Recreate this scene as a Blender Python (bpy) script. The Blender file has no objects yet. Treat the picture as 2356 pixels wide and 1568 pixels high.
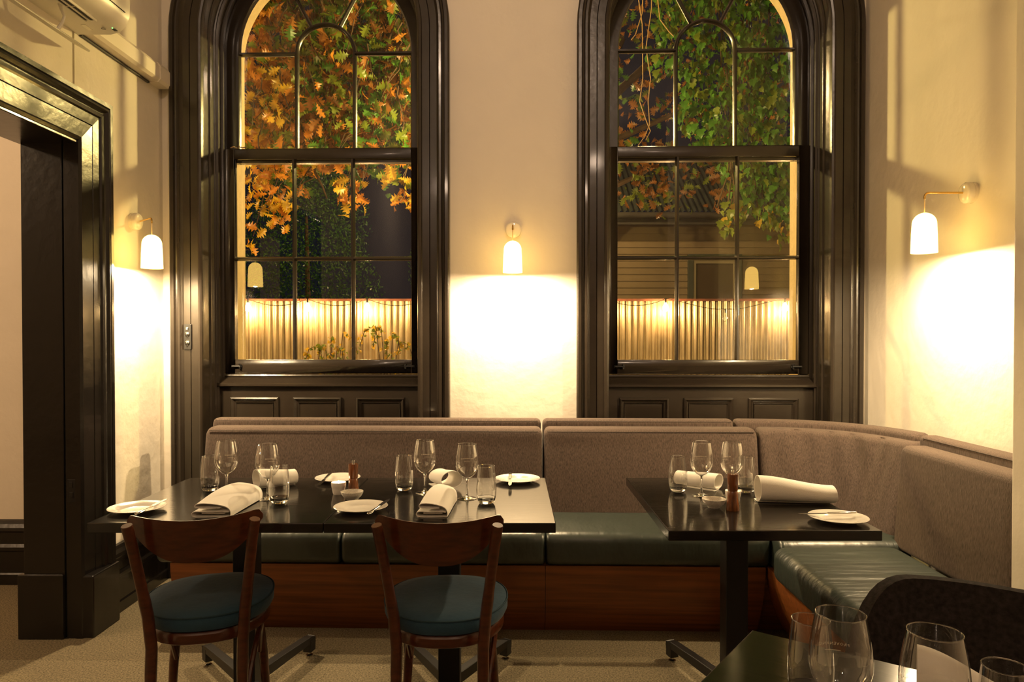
import bpy, bmesh, math, random
from math import sin, cos, pi, radians, sqrt
from mathutils import Vector, Matrix

# ------------------------------------------------------------------ camera, world, lights, exposure
S = bpy.context.scene
C = bpy.context.collection
F = 1675.0            # focal length in pixels of the 2356 x 1568 frame
EYE = 1.33
cam_data = bpy.data.cameras.new('camera')
cam_data.sensor_width = 36.0
cam_data.lens = F / 2356 * 36.0
cam_data.shift_y = 10 / 2356
cam_data.clip_start = 0.05
cam = bpy.data.objects.new('camera', cam_data)
cam.location = (0, 0, EYE)
cam.rotation_euler = (radians(90 - 0.76), 0, 0)
C.objects.link(cam)
S.camera = cam

w = bpy.data.worlds.new('night_sky')
S.world = w
w.use_nodes = True
w.node_tree.nodes['Background'].inputs[0].default_value = (0.55, 0.62, 1.0, 1)
w.node_tree.nodes['Background'].inputs[1].default_value = 0.010

S.view_settings.view_transform = 'Standard'
S.view_settings.look = 'None'
S.view_settings.exposure = 0.0
S.view_settings.gamma = 1.0
S.view_settings.use_curve_mapping = False
try:
    S.cycles.max_bounces = 10
    S.cycles.transparent_max_bounces = 40
    S.cycles.sample_clamp_indirect = 25.0
    S.cycles.blur_glossy = 0.5
except Exception:
    pass

WARM = (1.0, 0.72, 0.42)
def point_light(name, loc, power, color=WARM, radius=0.03):
    l = bpy.data.lights.new(name, 'POINT')
    l.energy = power; l.color = color; l.shadow_soft_size = radius
    o = bpy.data.objects.new(name, l); o.location = loc; C.objects.link(o)
    return o
def spot_light(name, loc, target, power, angle, color=WARM, radius=0.05, blend=0.5):
    l = bpy.data.lights.new(name, 'SPOT')
    l.energy = power; l.color = color; l.shadow_soft_size = radius
    l.spot_size = radians(angle); l.spot_blend = blend
    o = bpy.data.objects.new(name, l); o.location = loc
    o.rotation_euler = (Vector(target) - Vector(loc)).to_track_quat('-Z', 'Y').to_euler()
    C.objects.link(o)
    return o
def area_light(name, loc, target, power, size, color=WARM):
    l = bpy.data.lights.new(name, 'AREA')
    l.energy = power; l.color = color; l.size = size
    o = bpy.data.objects.new(name, l); o.location = loc
    o.rotation_euler = (Vector(target) - Vector(loc)).to_track_quat('-Z', 'Y').to_euler()
    C.objects.link(o)
    return o
# dining-room lamps behind the camera
point_light('dining_room_lamp', (-1.1, -1.3, 3.2), 26, (1.0, 0.72, 0.50), 0.07)
point_light('dining_room_lamp', (0.75, -0.9, 3.4), 20, (1.0, 0.72, 0.50), 0.07)
spot_light('added_wall_fill', (0.1, 0.5, 4.05), (0.0, 3.95, 3.0), 150, 78, (1.0, 0.72, 0.50), 0.12, 1.0)  # added unseen spot, only brightens the upper window wall
point_light('side_room_lamp', (-4.2, 1.6, 2.9), 120, (1.0, 0.68, 0.40), 0.08)
# yard flood lamp between the two windows, hidden by the pier of wall
YARD_LAMP = (0.0, 5.6, 3.0)
point_light('yard_lamp_or_fill', YARD_LAMP, 250, (1.0, 0.72, 0.24), 0.05)
point_light('yard_lamp_or_fill', (-3.2, 5.1, 2.5), 70, (1.0, 0.62, 0.22), 0.06)
point_light('yard_lamp_or_fill', (3.2, 5.0, 2.5), 13, (1.0, 0.72, 0.28), 0.06)
point_light('yard_lamp_or_fill', (-0.3, 10.2, 4.6), 300, (1.0, 0.66, 0.28), 0.06)  # added unseen fill, brightens the house and shades its board edges
SCONCE_W = 88.0

# ------------------------------------------------------------------ materials
def new_mat(name):
    m = bpy.data.materials.new(name); m.use_nodes = True
    return m, m.node_tree.nodes, m.node_tree.links, m.node_tree.nodes['Principled BSDF']
def mat(name, col, rough=0.5, metal=0.0, bump=None, var=None, coat=0.0, spec=None, sheen=0.0, stretch=(1, 1, 1), objspace=True, voro=False):
    """principled material; var=(scale, amount) mottles the colour; bump=(scale, distance)"""
    m, N, L, b = new_mat(name)
    b.inputs['Base Color'].default_value = (*col, 1)
    b.inputs['Roughness'].default_value = rough
    b.inputs['Metallic'].default_value = metal
    b.inputs['Coat Weight'].default_value = coat
    b.inputs['Coat Roughness'].default_value = 0.08
    if spec is not None: b.inputs['Specular IOR Level'].default_value = spec
    if sheen: b.inputs['Sheen Weight'].default_value = sheen
    tc = N.new('ShaderNodeTexCoord'); mp = N.new('ShaderNodeMapping')
    mp.inputs['Scale'].default_value = stretch
    L.new(tc.outputs['Object'], mp.inputs['Vector'])
    if var:
        n = N.new('ShaderNodeTexNoise'); n.inputs['Scale'].default_value = var[0]; n.inputs['Detail'].default_value = 5
        L.new(mp.outputs[0], n.inputs['Vector'])
        r = N.new('ShaderNodeValToRGB')
        a = var[1]
        r.color_ramp.elements[0].position = 0.3; r.color_ramp.elements[1].position = 0.7
        r.color_ramp.elements[0].color = (*[c * (1 - a) for c in col], 1)
        r.color_ramp.elements[1].color = (*[min(1, c * (1 + a)) for c in col], 1)
        L.new(n.outputs['Fac'], r.inputs[0]); L.new(r.outputs[0], b.inputs['Base Color'])
    if bump:
        n2 = N.new('ShaderNodeTexVoronoi' if voro else 'ShaderNodeTexNoise'); n2.inputs['Scale'].default_value = bump[0]
        if not voro: n2.inputs['Detail'].default_value = 4
        L.new(mp.outputs[0], n2.inputs['Vector'])
        bp = N.new('ShaderNodeBump'); bp.inputs['Distance'].default_value = bump[1]; bp.inputs['Strength'].default_value = 1.0
        L.new(n2.outputs[0], bp.inputs['Height']); L.new(bp.outputs[0], b.inputs['Normal'])
    return m

M = {}
M['plaster'] = mat('wall_plaster', (0.80, 0.73, 0.62), 0.75, bump=(14, 0.004), var=(2.5, 0.03))
M['ceiling'] = mat('ceiling_paint', (0.78, 0.72, 0.62), 0.9)
M['trim'] = mat('dark_gloss_trim', (0.027, 0.020, 0.014), 0.27, bump=(22, 0.0011), var=(5, 0.12), coat=0.25)
M['trim_black_shaded'] = mat('black_trim_darkened_for_shade', (0.009, 0.007, 0.006), 0.27, bump=(22, 0.0013), var=(5, 0.12), coat=0.25)  # black paint, its colour darkened further for the weak light by the doorway
M['carpet'] = mat('loop_pile_carpet', (0.20, 0.165, 0.105), 0.97, bump=(170, 0.005), var=(150, 0.55), spec=0.1)
M['stone_reveal'] = mat('outer_reveal_render', (0.62, 0.46, 0.27), 0.85, bump=(90, 0.002), var=(30, 0.08))
M['table'] = mat('black_lacquered_wood', (0.012, 0.010, 0.008), 0.13, bump=(9, 0.0003), var=(8, 0.25), coat=0.0, spec=0.5, stretch=(1, 8, 8))
M['iron'] = mat('black_powder_coated_iron', (0.009, 0.008, 0.0075), 0.42, bump=(300, 0.0003))
M['chairwood'] = mat('walnut_stained_beech', (0.075, 0.018, 0.006), 0.28, var=(6, 0.35), coat=0.5, stretch=(2, 12, 12))
M['post_highlight'] = mat('painted_facet_highlight', (0.14, 0.07, 0.035), 0.35)  # paler colour paints the highlight on the chamfered post tops
M['velvet'] = mat('teal_blue_velvet', (0.015, 0.052, 0.088), 0.85, var=(7, 0.3), sheen=0.12, bump=(60, 0.0012))
M['velvet_seam'] = mat('dark_blue_piping', (0.012, 0.040, 0.060), 0.8)
M['linen'] = mat('grey_brown_woven_upholstery', (0.104, 0.076, 0.062), 0.93, var=(210, 0.40), bump=(300, 0.0016), spec=0.15, sheen=0.05, stretch=(1.6, 1.6, 0.22))
M['linen_dark'] = mat('upholstery_seam_thread', (0.05, 0.037, 0.03), 0.9)
M['leather'] = mat('bottle_green_leather', (0.027, 0.037, 0.030), 0.38, bump=(7, 0.010), spec=0.9, stretch=(1.3, 0.5, 0.6))
M['leather_creased'] = mat('creased_bottle_green_leather', (0.027, 0.037, 0.030), 0.42, bump=(4.0, 0.016), spec=0.8, stretch=(0.7, 4.5, 1))
M['benchwood'] = mat('orange_oak_veneer', (0.20, 0.062, 0.013), 0.42, var=(3, 0.35), stretch=(0.6, 18, 18))
M['shellfab'] = mat('charcoal_wool_felt', (0.028, 0.023, 0.021), 0.95, var=(90, 0.4), bump=(300, 0.001), spec=0.1)
M['china'] = mat('white_glazed_china', (0.80, 0.76, 0.68), 0.12, coat=0.3)
M['speckle'] = mat('speckled_stoneware', (0.62, 0.58, 0.50), 0.25, var=(420, 0.28))
M['napkin'] = mat('white_linen_napkin', (0.84, 0.80, 0.72), 0.9, bump=(500, 0.0005), sheen=0.1)
M['steel'] = mat('polished_steel', (0.62, 0.60, 0.56), 0.16, metal=1.0)
M['brass'] = mat('brushed_brass', (0.72, 0.46, 0.13), 0.24, metal=1.0)
M['ceramic'] = mat('glazed_porcelain_rose', (0.82, 0.75, 0.62), 0.10, coat=0.4)
M['flex'] = mat('translucent_flex', (0.75, 0.58, 0.35), 0.5)
M['millwood'] = mat('oiled_acacia', (0.17, 0.052, 0.012), 0.25, var=(16, 0.5), coat=0.4, stretch=(6, 6, 1))
M['acplastic'] = mat('white_plastic_case', (0.78, 0.73, 0.63), 0.35)
M['acdark'] = mat('dark_vent_interior', (0.02, 0.018, 0.016), 0.6)
M['trunk_pvc'] = mat('painted_pvc_trunking', (0.78, 0.70, 0.58), 0.45)
M['black_plastic'] = mat('black_bakelite', (0.02, 0.02, 0.02), 0.3)
M['zinc'] = mat('galvanised_iron', (0.48, 0.38, 0.24), 0.38, metal=0.65, var=(5, 0.35), bump=(70, 0.0008), stretch=(1, 1, 0.5))
M['rust'] = mat('rusty_red_rail', (0.16, 0.045, 0.02), 0.7, var=(20, 0.3))
M['roofiron'] = mat('dull_green_roof_iron', (0.10, 0.12, 0.10), 0.42, metal=0.5, var=(6, 0.3))
M['boards'] = mat('cream_weatherboard_paint', (0.34, 0.25, 0.15), 0.7, var=(3, 0.12), bump=(40, 0.002))
M['fascia'] = mat('grey_fascia_paint', (0.10, 0.09, 0.075), 0.6)
M['greenframe'] = mat('green_grey_window_frame', (0.09, 0.10, 0.075), 0.6)
M['creamframe'] = mat('cream_window_frame', (0.40, 0.33, 0.21), 0.6)
M['darkpane'] = mat('blind_behind_pane', (0.10, 0.065, 0.03), 0.55, spec=0.3)
M['bark'] = mat('rough_bark', (0.085, 0.050, 0.028), 0.9, bump=(30, 0.01), var=(12, 0.3))
M['twig'] = mat('pale_twig', (0.40, 0.26, 0.12), 0.8)
M['ground'] = mat('dark_gravel', (0.06, 0.05, 0.035), 0.95, bump=(30, 0.02), var=(20, 0.3))
M['wire'] = mat('black_cable', (0.01, 0.01, 0.01), 0.6)
M['wax'] = mat('candle_wax', (0.85, 0.75, 0.55), 0.4)

def leaf_mat(name, col):
    m, N, L, b = new_mat(name)
    N.remove(b)
    d = N.new('ShaderNodeBsdfDiffuse'); t = N.new('ShaderNodeBsdfTranslucent'); g = N.new('ShaderNodeBsdfGlossy')
    g.inputs['Roughness'].default_value = 0.35; g.inputs['Color'].default_value = (1, 1, 1, 1)
    tc = N.new('ShaderNodeTexCoord'); n = N.new('ShaderNodeTexNoise'); n.inputs['Scale'].default_value = 9
    L.new(tc.outputs['Object'], n.inputs['Vector'])
    r = N.new('ShaderNodeValToRGB')
    r.color_ramp.elements[0].color = (*[c * 0.55 for c in col], 1); r.color_ramp.elements[1].color = (*[min(1, c * 1.35) for c in col], 1)
    r.color_ramp.elements[0].position = 0.3; r.color_ramp.elements[1].position = 0.7
    L.new(n.outputs['Fac'], r.inputs[0])
    L.new(r.outputs[0], d.inputs[0]); L.new(r.outputs[0], t.inputs[0])
    a = N.new('ShaderNodeMixShader'); a.inputs[0].default_value = 0.4
    L.new(d.outputs[0], a.inputs[1]); L.new(t.outputs[0], a.inputs[2])
    c = N.new('ShaderNodeMixShader'); c.inputs[0].default_value = 0.03
    L.new(a.outputs[0], c.inputs[1]); L.new(g.outputs[0], c.inputs[2])
    L.new(c.outputs[0], N['Material Output'].inputs[0])
    return m
M['leaf_orange'] = leaf_mat('orange_leaf', (0.62, 0.25, 0.030))
M['leaf_yellow'] = leaf_mat('yellow_leaf', (0.66, 0.42, 0.035))
M['leaf_olive'] = leaf_mat('olive_leaf', (0.19, 0.25, 0.025))
M['leaf_green'] = leaf_mat('green_leaf', (0.09, 0.24, 0.030))
M['leaf_brown'] = leaf_mat('brown_leaf', (0.36, 0.15, 0.035))
M['leaf_dark'] = leaf_mat('dark_green_leaf', (0.035, 0.12, 0.030))

def thin_glass(name, tint, base, edge, rough=0.0, blend=0.35):
    """single-sheet glass: see-through with an angle-dependent mirror layer"""
    m, N, L, b = new_mat(name); N.remove(b)
    t = N.new('ShaderNodeBsdfTransparent'); t.inputs[0].default_value = (*tint, 1)
    g = N.new('ShaderNodeBsdfGlossy'); g.inputs['Roughness'].default_value = rough; g.inputs['Color'].default_value = (1, 1, 1, 1)
    lw = N.new('ShaderNodeLayerWeight'); lw.inputs[0].default_value = blend
    mr = N.new('ShaderNodeMapRange'); mr.inputs[3].default_value = base; mr.inputs[4].default_value = edge
    L.new(lw.outputs['Facing'], mr.inputs[0])
    x = N.new('ShaderNodeMixShader')
    L.new(mr.outputs[0], x.inputs[0]); L.new(t.outputs[0], x.inputs[1]); L.new(g.outputs[0], x.inputs[2])
    L.new(x.outputs[0], N['Material Output'].inputs[0])
    return m
M['pane'] = thin_glass('window_glass', (0.95, 0.96, 0.94), 0.07, 0.75, 0.0, 0.12)
pn_ = M['pane'].node_tree; fr_ = pn_.nodes.new('ShaderNodeFresnel'); fr_.inputs[0].default_value = 1.68
pn_.links.new(fr_.outputs[0], [x for x in pn_.nodes if x.type == 'MIX_SHADER'][0].inputs[0])
M['bowlglass'] = thin_glass('drinking_glass_wall', (0.98, 0.98, 0.97), 0.035, 0.95, 0.0, 0.42)
M['solidglass'] = None
m_, N_, L_, b_ = new_mat('solid_glass'); N_.remove(b_)
g_ = N_.new('ShaderNodeBsdfGlass'); g_.inputs['IOR'].default_value = 1.5; g_.inputs['Roughness'].default_value = 0.0
L_.new(g_.outputs[0], N_['Material Output'].inputs[0]); M['solidglass'] = m_
M['etch'] = mat('white_etched_print', (0.75, 0.66, 0.52), 0.6)
def emit(name, col, strength):
    m, N, L, b = new_mat(name); N.remove(b)
    e = N.new('ShaderNodeEmission'); e.inputs[0].default_value = (*col, 1); e.inputs[1].default_value = strength
    L.new(e.outputs[0], N['Material Output'].inputs[0]); return m
M['shade'] = emit('glowing_porcelain_shade', (1.0, 0.60, 0.13), 11.0)
M['bulb_on'] = emit('lit_bulb_glass', (1.0, 0.66, 0.28), 160.0)
M['flame'] = emit('candle_flame', (1.0, 0.62, 0.22), 30.0)
M['led'] = emit('green_indicator', (0.4, 1.0, 0.25), 1.5)

# ------------------------------------------------------------------ mesh helpers
class MB:
    def __init__(s): s.v = []; s.f = []; s.m = []; s.cur = 0
    def add(s, vs, fs):
        o = len(s.v); s.v += [tuple(p) for p in vs]
        for q in fs: s.f.append(tuple(i + o for i in q)); s.m.append(s.cur)
        return s
    def box(s, x0, x1, y0, y1, z0, z1):
        vs = [(x, y, z) for z in (z0, z1) for y in (y0, y1) for x in (x0, x1)]
        return s.add(vs, [(0, 2, 3, 1), (4, 5, 7, 6), (0, 1, 5, 4), (1, 3, 7, 5), (3, 2, 6, 7), (2, 0, 4, 6)])
    def tube(s, pts, r, seg=10, caps=True, flat=1.0):
        pts = [Vector(p) for p in pts]; n = len(pts)
        rs = r if isinstance(r, (list, tuple)) else [r] * n
        ref = None; rings = []
        for i, p in enumerate(pts):
            d = (pts[min(i + 1, n - 1)] - pts[max(i - 1, 0)]).normalized()
            if ref is None: ref = Vector((0, 0, 1)) if abs(d.z) < 0.9 else Vector((0, 1, 0))
            a = (ref - d * ref.dot(d)).normalized(); b = d.cross(a); ref = a
            rings.append([p + a * (cos(t) * rs[i]) + b * (sin(t) * rs[i] * flat) for t in (2 * pi * k / seg for k in range(seg))])
        vs = [q for ring in rings for q in ring]; fs = []
        for i in range(n - 1):
            for k in range(seg):
                fs.append((i * seg + k, i * seg + (k + 1) % seg, (i + 1) * seg + (k + 1) % seg, (i + 1) * seg + k))
        if caps:
            fs.append(tuple(reversed(range(seg)))); fs.append(tuple((n - 1) * seg + k for k in range(seg)))
        return s.add(vs, fs)
    def lathe(s, prof, seg=40, c=(0, 0, 0), squash=(1, 1)):
        vs = []; fs = []; n = len(prof)
        for r, z in prof:
            for k in range(seg):
                t = 2 * pi * k / seg
                vs.append((c[0] + r * cos(t) * squash[0], c[1] + r * sin(t) * squash[1], c[2] + z))
        for i in range(n - 1):
            for k in range(seg):
                fs.append((i * seg + k, i * seg + (k + 1) % seg, (i + 1) * seg + (k + 1) % seg, (i + 1) * seg + k))
        return s.add(vs, fs)
    def grid(s, fn, nu, nv, closed_u=False):
        vs = [fn(i / (nu if closed_u else nu - 1), j / (nv - 1)) for j in range(nv) for i in range(nu)]
        fs = []
        for j in range(nv - 1):
            for i in range(nu if closed_u else nu - 1):
                a = j * nu + i; b = j * nu + (i + 1) % nu
                fs.append((a, b, b + nu, a + nu))
        return s.add(vs, fs)
    def build(s, name, mats, parent=None, smooth=False, bevel=0.0, loc=None, rot=None, fix=True):
        me = bpy.data.meshes.new(name)
        me.from_pydata(s.v, [], s.f)
        ml = mats if isinstance(mats, (list, tuple)) else [mats]
        for q in ml: me.materials.append(q)
        for p, k in zip(me.polygons, s.m): p.material_index = min(k, len(ml) - 1)
        if fix or bevel:
            bm = bmesh.new(); bm.from_mesh(me)
            bmesh.ops.remove_doubles(bm, verts=bm.verts, dist=1e-6)
            if bevel:
                es = [e for e in bm.edges if len(e.link_faces) == 2 and e.calc_face_angle(0) > 0.6]
                bmesh.ops.bevel(bm, geom=es, offset=bevel, segments=3 if bevel > 0.01 else 2, profile=0.5, affect='EDGES', clamp_overlap=True)
            if fix: bmesh.ops.recalc_face_normals(bm, faces=bm.faces)
            bm.to_mesh(me); bm.free()
        if smooth:
            for p in me.polygons: p.use_smooth = True
            try: me.set_sharp_from_angle(angle=radians(38))
            except Exception: pass
        o = bpy.data.objects.new(name, me); C.objects.link(o)
        if parent: o.parent = parent
        if loc is not None: o.location = loc
        if rot is not None: o.rotation_euler = rot
        return o
def thing(name, label, cat, loc=(0, 0, 0), rz=0.0, group=None):
    o = bpy.data.objects.new(name, None); C.objects.link(o)
    o.empty_display_size = 0.1
    o.location = loc; o.rotation_euler = (0, 0, rz); o['label'] = label; o['category'] = cat
    if group: o['group'] = group
    return o
def tag(o, label, cat, group=None):
    o['label'] = label; o['category'] = cat
    if group: o['group'] = group
    return o
def struct(o, label=None, cat=None):
    o['kind'] = 'structure'
    if label: o['label'] = label
    if cat: o['category'] = cat
    return o
def sroot(name, label, cat, loc=(0, 0, 0), rz=0.0):
    return struct(thing(name, label, cat, loc, rz))
def dup(root, loc, rz=0.0, label=None, group=None):
    r = root.copy(); C.objects.link(r); r.location = loc; r.rotation_euler = (0, 0, rz)
    if label: r['label'] = label
    if group: r['group'] = group
    for ch in list(root.children):
        c = ch.copy(); C.objects.link(c); c.parent = r
        for g in list(ch.children):
            d = g.copy(); C.objects.link(d); d.parent = c
    return r
def on_table(px, py, h=0.75):
    """point of the horizontal plane h seen at (px, py) of the photograph"""
    d = (EYE - h) * F / (py - 772.0)
    return Vector(((px - 1178.0) / F * d, d, h))

# ------------------------------------------------------------------ room shell
XL, XR = -1.913, 1.887
RZ = radians(-1.4)                      # the window wall stands slightly out of square
WALL = (0, 3.95, 0)
ZC = 4.25
struct(MB().box(-6.2, 3.2, -4.2, 4.3, -0.06, 0).build('floor', M['carpet']), 'sand coloured loop pile carpet across the dining room', 'floor')
struct(MB().box(-6.2, 3.2, -4.2, 4.5, ZC, ZC + 0.1).build('ceiling', M['ceiling']), 'plain painted ceiling above the dining room', 'ceiling')

SPRING = 2.985
WIN = (-1.095, 1.108)
HOLE = 0.600
def arch_pts(cx, w_, z0, zs=SPRING, n=28):
    return [(cx - w_, z0), ] + [(cx - w_ * cos(pi * k / n), zs + w_ * sin(pi * k / n)) for k in range(n + 1)] + [(cx + w_, z0)]
def wall_sheet(mb, d, hole, zb):
    bm = bmesh.new()
    loops = [[(-2.3, 0), (2.2, 0), (2.2, ZC), (-2.3, ZC)]] + [arch_pts(c, hole, zb) for c in WIN]
    for lp in loops:
        vs = [bm.verts.new((x, d, z)) for x, z in lp]
        for i in range(len(vs)): bm.edges.new((vs[i], vs[(i + 1) % len(vs)]))
    bmesh.ops.triangle_fill(bm, use_beauty=True, edges=bm.edges[:])
    bm.verts.ensure_lookup_table(); bm.verts.index_update()
    mb.add([v.co[:] for v in bm.verts], [tuple(v.index for v in f.verts) for f in bm.faces]); bm.free()
mb = MB(); wall_sheet(mb, 0.0, HOLE, 0.02)
wb = mb; wall_sheet(wb, 0.46, 0.56, 0.9)
o = wb.build('wall_back', M['plaster'], loc=WALL, rot=(0, 0, RZ), fix=False)
struct(o, 'cream plastered wall holding the two arched windows', 'wall')

# left wall with the wide doorway
DY0, DY1, DH = 2.05, 3.18, 2.18
WT = 0.225
mb = MB()
mb.box(XL - WT, XL, DY1 + 0.019, 4.2, 0, ZC); mb.box(XL - WT, XL, -4.2, DY0 - 0.004, 0, ZC); mb.box(XL - WT, XL, DY0 - 0.004, DY1 + 0.004, DH + 0.004, ZC)
struct(mb.build('wall_left', M['plaster']), 'cream plastered side wall with the black framed doorway', 'wall')
struct(MB().box(XR, XR + 0.25, 0.4, 4.2, 0, ZC).build('wall_right', M['plaster']), 'cream plastered side wall behind the banquette return', 'wall')
mb = MB().box(1.60, 2.6, -0.2, 2.33, 0, ZC)
struct(mb.build('wall_right_pier', M['plaster'], bevel=0.012, smooth=True), 'tan plastered wall end at the edge of the picture', 'wall')
struct(MB().box(2.55, 2.75, -4.2, 0.4, 0, ZC).build('wall_right_rear', M['plaster']))
struct(MB().box(-6.2, 3.2, -4.3, -4.1, 0, ZC).build('wall_front', M['plaster']))
struct(MB().box(-6.2, XL - WT, 3.90, 4.1, 0, ZC).build('wall_side_room', M['plaster']), 'cream wall of the next room seen through the doorway', 'wall')
struct(MB().box(-6.3, -6.1, -4.2, 4.1, 0, ZC).build('wall_side_room_left', M['plaster']))

def rect_prism(prof, length):  # profile (d, z) -> extruded along x
    n = len(prof)
    vs = [(0, d, z) for d, z in prof] + [(length, d, z) for d, z in prof]
    fs = [(i, (i + 1) % n, (i + 1) % n + n, i + n) for i in range(n)] + [tuple(range(n)), tuple(range(2 * n - 1, n - 1, -1))]
    return vs, fs
BASEP = [(0, 0), (0.032, 0), (0.032, 0.052), (0.026, 0.060), (0.026, 0.165), (0.034, 0.175), (0.034, 0.190), (0.024, 0.205), (0.024, 0.262), (0.032, 0.272), (0.030, 0.288), (0.018, 0.305), (0.012, 0.32), (0, 0.325)]
vs, fs = rect_prism(BASEP, 0.60)
mb = MB().add([(XL + d, 3.395 + x, z) for x, d, z in vs], fs)
struct(mb.build('baseboard_left', M['trim_black_shaded']), 'tall black moulded skirting between doorway and window corner', 'baseboard')
vs, fs = rect_prism([(d, z * 1.06) for d, z in BASEP], 3.9)
mb = MB().add([(-6.1 + x, 3.90 - d, z) for x, d, z in vs], fs)
struct(mb.build('baseboard_side_room', M['trim_black_shaded']), 'tall black skirting in the next room', 'baseboard')

q = MB().box(XL, XL + 0.062, -0.024, 0.0, 0, 0.325).build('baseboard_back', M['trim_black_shaded']); q.location = (0, 3.95 + 1.9 * 0.02444, 0)
struct(q, 'short black skirting stub in the corner beside the window casing', 'baseboard')
# doorway: casing, linings, plinths
door = sroot('door_1', 'wide doorway framed in glossy black brown mouldings', 'doorway', (XL, DY1, 0))
DP = [(0, 0), (0, 0.024), (0.010, 0.034), (0.018, 0.030), (0.085, 0.036), (0.087, 0.029), (0.090, 0.037), (0.132, 0.042), (0.138, 0.050), (0.150, 0.053), (0.160, 0.046), (0.166, 0.050), (0.176, 0.062), (0.186, 0.060), (0.190, 0.052), (0.194, 0.060), (0.214, 0.060), (0.214, 0)]
def u_sweep(prof, lo=0.0):
    vs = []; n = len(prof)
    for w_, d in prof:
        for y, z in ((DY0 - w_, lo), (DY0 - w_, DH + w_), (DY1 + w_, DH + w_), (DY1 + w_, lo)):
            vs.append((d, y - DY1, z))
    fs = []
    for i in range(n - 1):
        for k in range(3): fs.append((i * 4 + k, i * 4 + k + 1, (i + 1) * 4 + k + 1, (i + 1) * 4 + k))
    return vs, fs
mb = MB().add(*u_sweep(DP)); mb.build('casing', M['trim_black_shaded'], door)
mb = MB()
mb.box(-WT - 0.003, -0.049, 0.0, 0.02, 0, DH); mb.build('jamb_lining', M['trim_black_shaded'], door, bevel=0.003)
MB().box(-0.043, 0.022, 0.0025, 0.02, 0, DH).build('jamb_rebate', M['trim_black_shaded'], door, bevel=0.002)
MB().box(-WT - 0.02, 0.0, DY0 - DY1 - 0.02, DY0 - DY1, 0, DH).build('jamb_lining', M['trim_black_shaded'], door)
MB().box(-WT - 0.02, 0.02, DY0 - DY1 - 0.02, 0.02, DH - 0.012, DH + 0.02).build('head_lining', M['trim_black_shaded'], door, bevel=0.003)
mb = MB().box(0.0, 0.074, 0.004, 0.222, 0, 0.275)
mb.build('plinth_block', M['trim_black_shaded'], door, bevel=0.006)
MB().box(-WT - 0.025, -0.05, -0.012, 0.02, 0, 0.285).build('plinth_block', M['trim_black_shaded'], door, bevel=0.005)
mb = MB().box(-0.036, 0.004, 0.0015, 0.008, 0.60, 0.70)
mb.box(-0.028, -0.012, -0.0005, 0.004, 0.665, 0.69); mb.box(-0.026, -0.010, -0.0005, 0.004, 0.62, 0.645)
q = mb.build('strike_plate', M['iron'], door, bevel=0.001); q['label'] = 'worn black lock strike plate'

# ------------------------------------------------------------------ windows
def arch_sweep(mb, prof, z0, zs=SPRING, n=36, closed=True, cx=0.0):
    P = []
    for w_, d in prof:
        row = [(cx - w_, d, z0)] + [(cx - w_ * cos(pi * k / n), d, zs + w_ * sin(pi * k / n)) for k in range(n + 1)] + [(cx + w_, d, z0)]
        P.append(row)
    L = len(P[0]); vs = [p for row in P for p in row]; fs = []
    m = len(prof)
    for i in range(m if closed else m - 1):
        j = (i + 1) % m
        for k in range(L - 1): fs.append((i * L + k, i * L + k + 1, j * L + k + 1, j * L + k))
    if closed:
        fs.append(tuple(i * L for i in range(m))); fs.append(tuple(i * L + L - 1 for i in reversed(range(m))))
    return mb.add(vs, fs)
CAS = [(0.760, 0.0), (0.760, -0.044), (0.752, -0.052), (0.736, -0.052), (0.730, -0.040), (0.722, -0.038), (0.716, -0.048), (0.704, -0.050), (0.696, -0.036), (0.690, -0.030),
       (0.655, -0.030), (0.653, -0.024), (0.650, -0.030), (0.612, -0.030), (0.608, -0.038), (0.598, -0.042), (0.588, -0.038), (0.585, -0.028), (0.585, 0.0)]
REV = [(0.585, -0.005), (0.585, 0.050), (0.577, 0.056), (0.577, 0.066), (0.585, 0.072), (0.585, 0.118), (0.578, 0.122), (0.578, 0.130), (0.568, 0.136), (0.568, 0.150), (0.580, 0.158), (0.580, 0.196),
       (0.566, 0.200), (0.566, 0.214), (0.586, 0.216), (0.586, 0.262), (0.580, 0.262), (0.580, 0.270), (0.586, 0.270), (0.586, 0.318), (0.556, 0.320), (0.556, 0.34), (0.61, 0.34), (0.61, -0.005)]
def pane_obj(poly, d, parent):
    n = len(poly)
    mb = MB().add([(x, d, z) for x, z in poly], [tuple(range(n))])
    return mb.build('pane', M['pane'], parent, fix=False)
def seg_bar(mb, a, b, wid, d0, d1):
    """glazing bar between (x,z) points: a moulded triangular-nosed section facing the room (d0)"""
    a = Vector((a[0], 0, a[1])); b = Vector((b[0], 0, b[1])); t = (b - a).normalized(); nrm = Vector((-t.z, 0, t.x))
    prof = [(-wid / 2, d1), (-wid / 2, (d0 + d1) / 2 + 0.004), (-wid * 0.22, d0), (wid * 0.22, d0), (wid / 2, (d0 + d1) / 2 + 0.004), (wid / 2, d1)]
    vs = []
    for p in (a, b):
        for o_, d in prof: vs.append((p.x + nrm.x * o_, d, p.z + nrm.z * o_))
    n = len(prof)
    return mb.add(vs, [(i, (i + 1) % n, (i + 1) % n + n, i + n) for i in range(n)] + [tuple(range(n)), tuple(range(2 * n - 1, n - 1, -1))])
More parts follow.
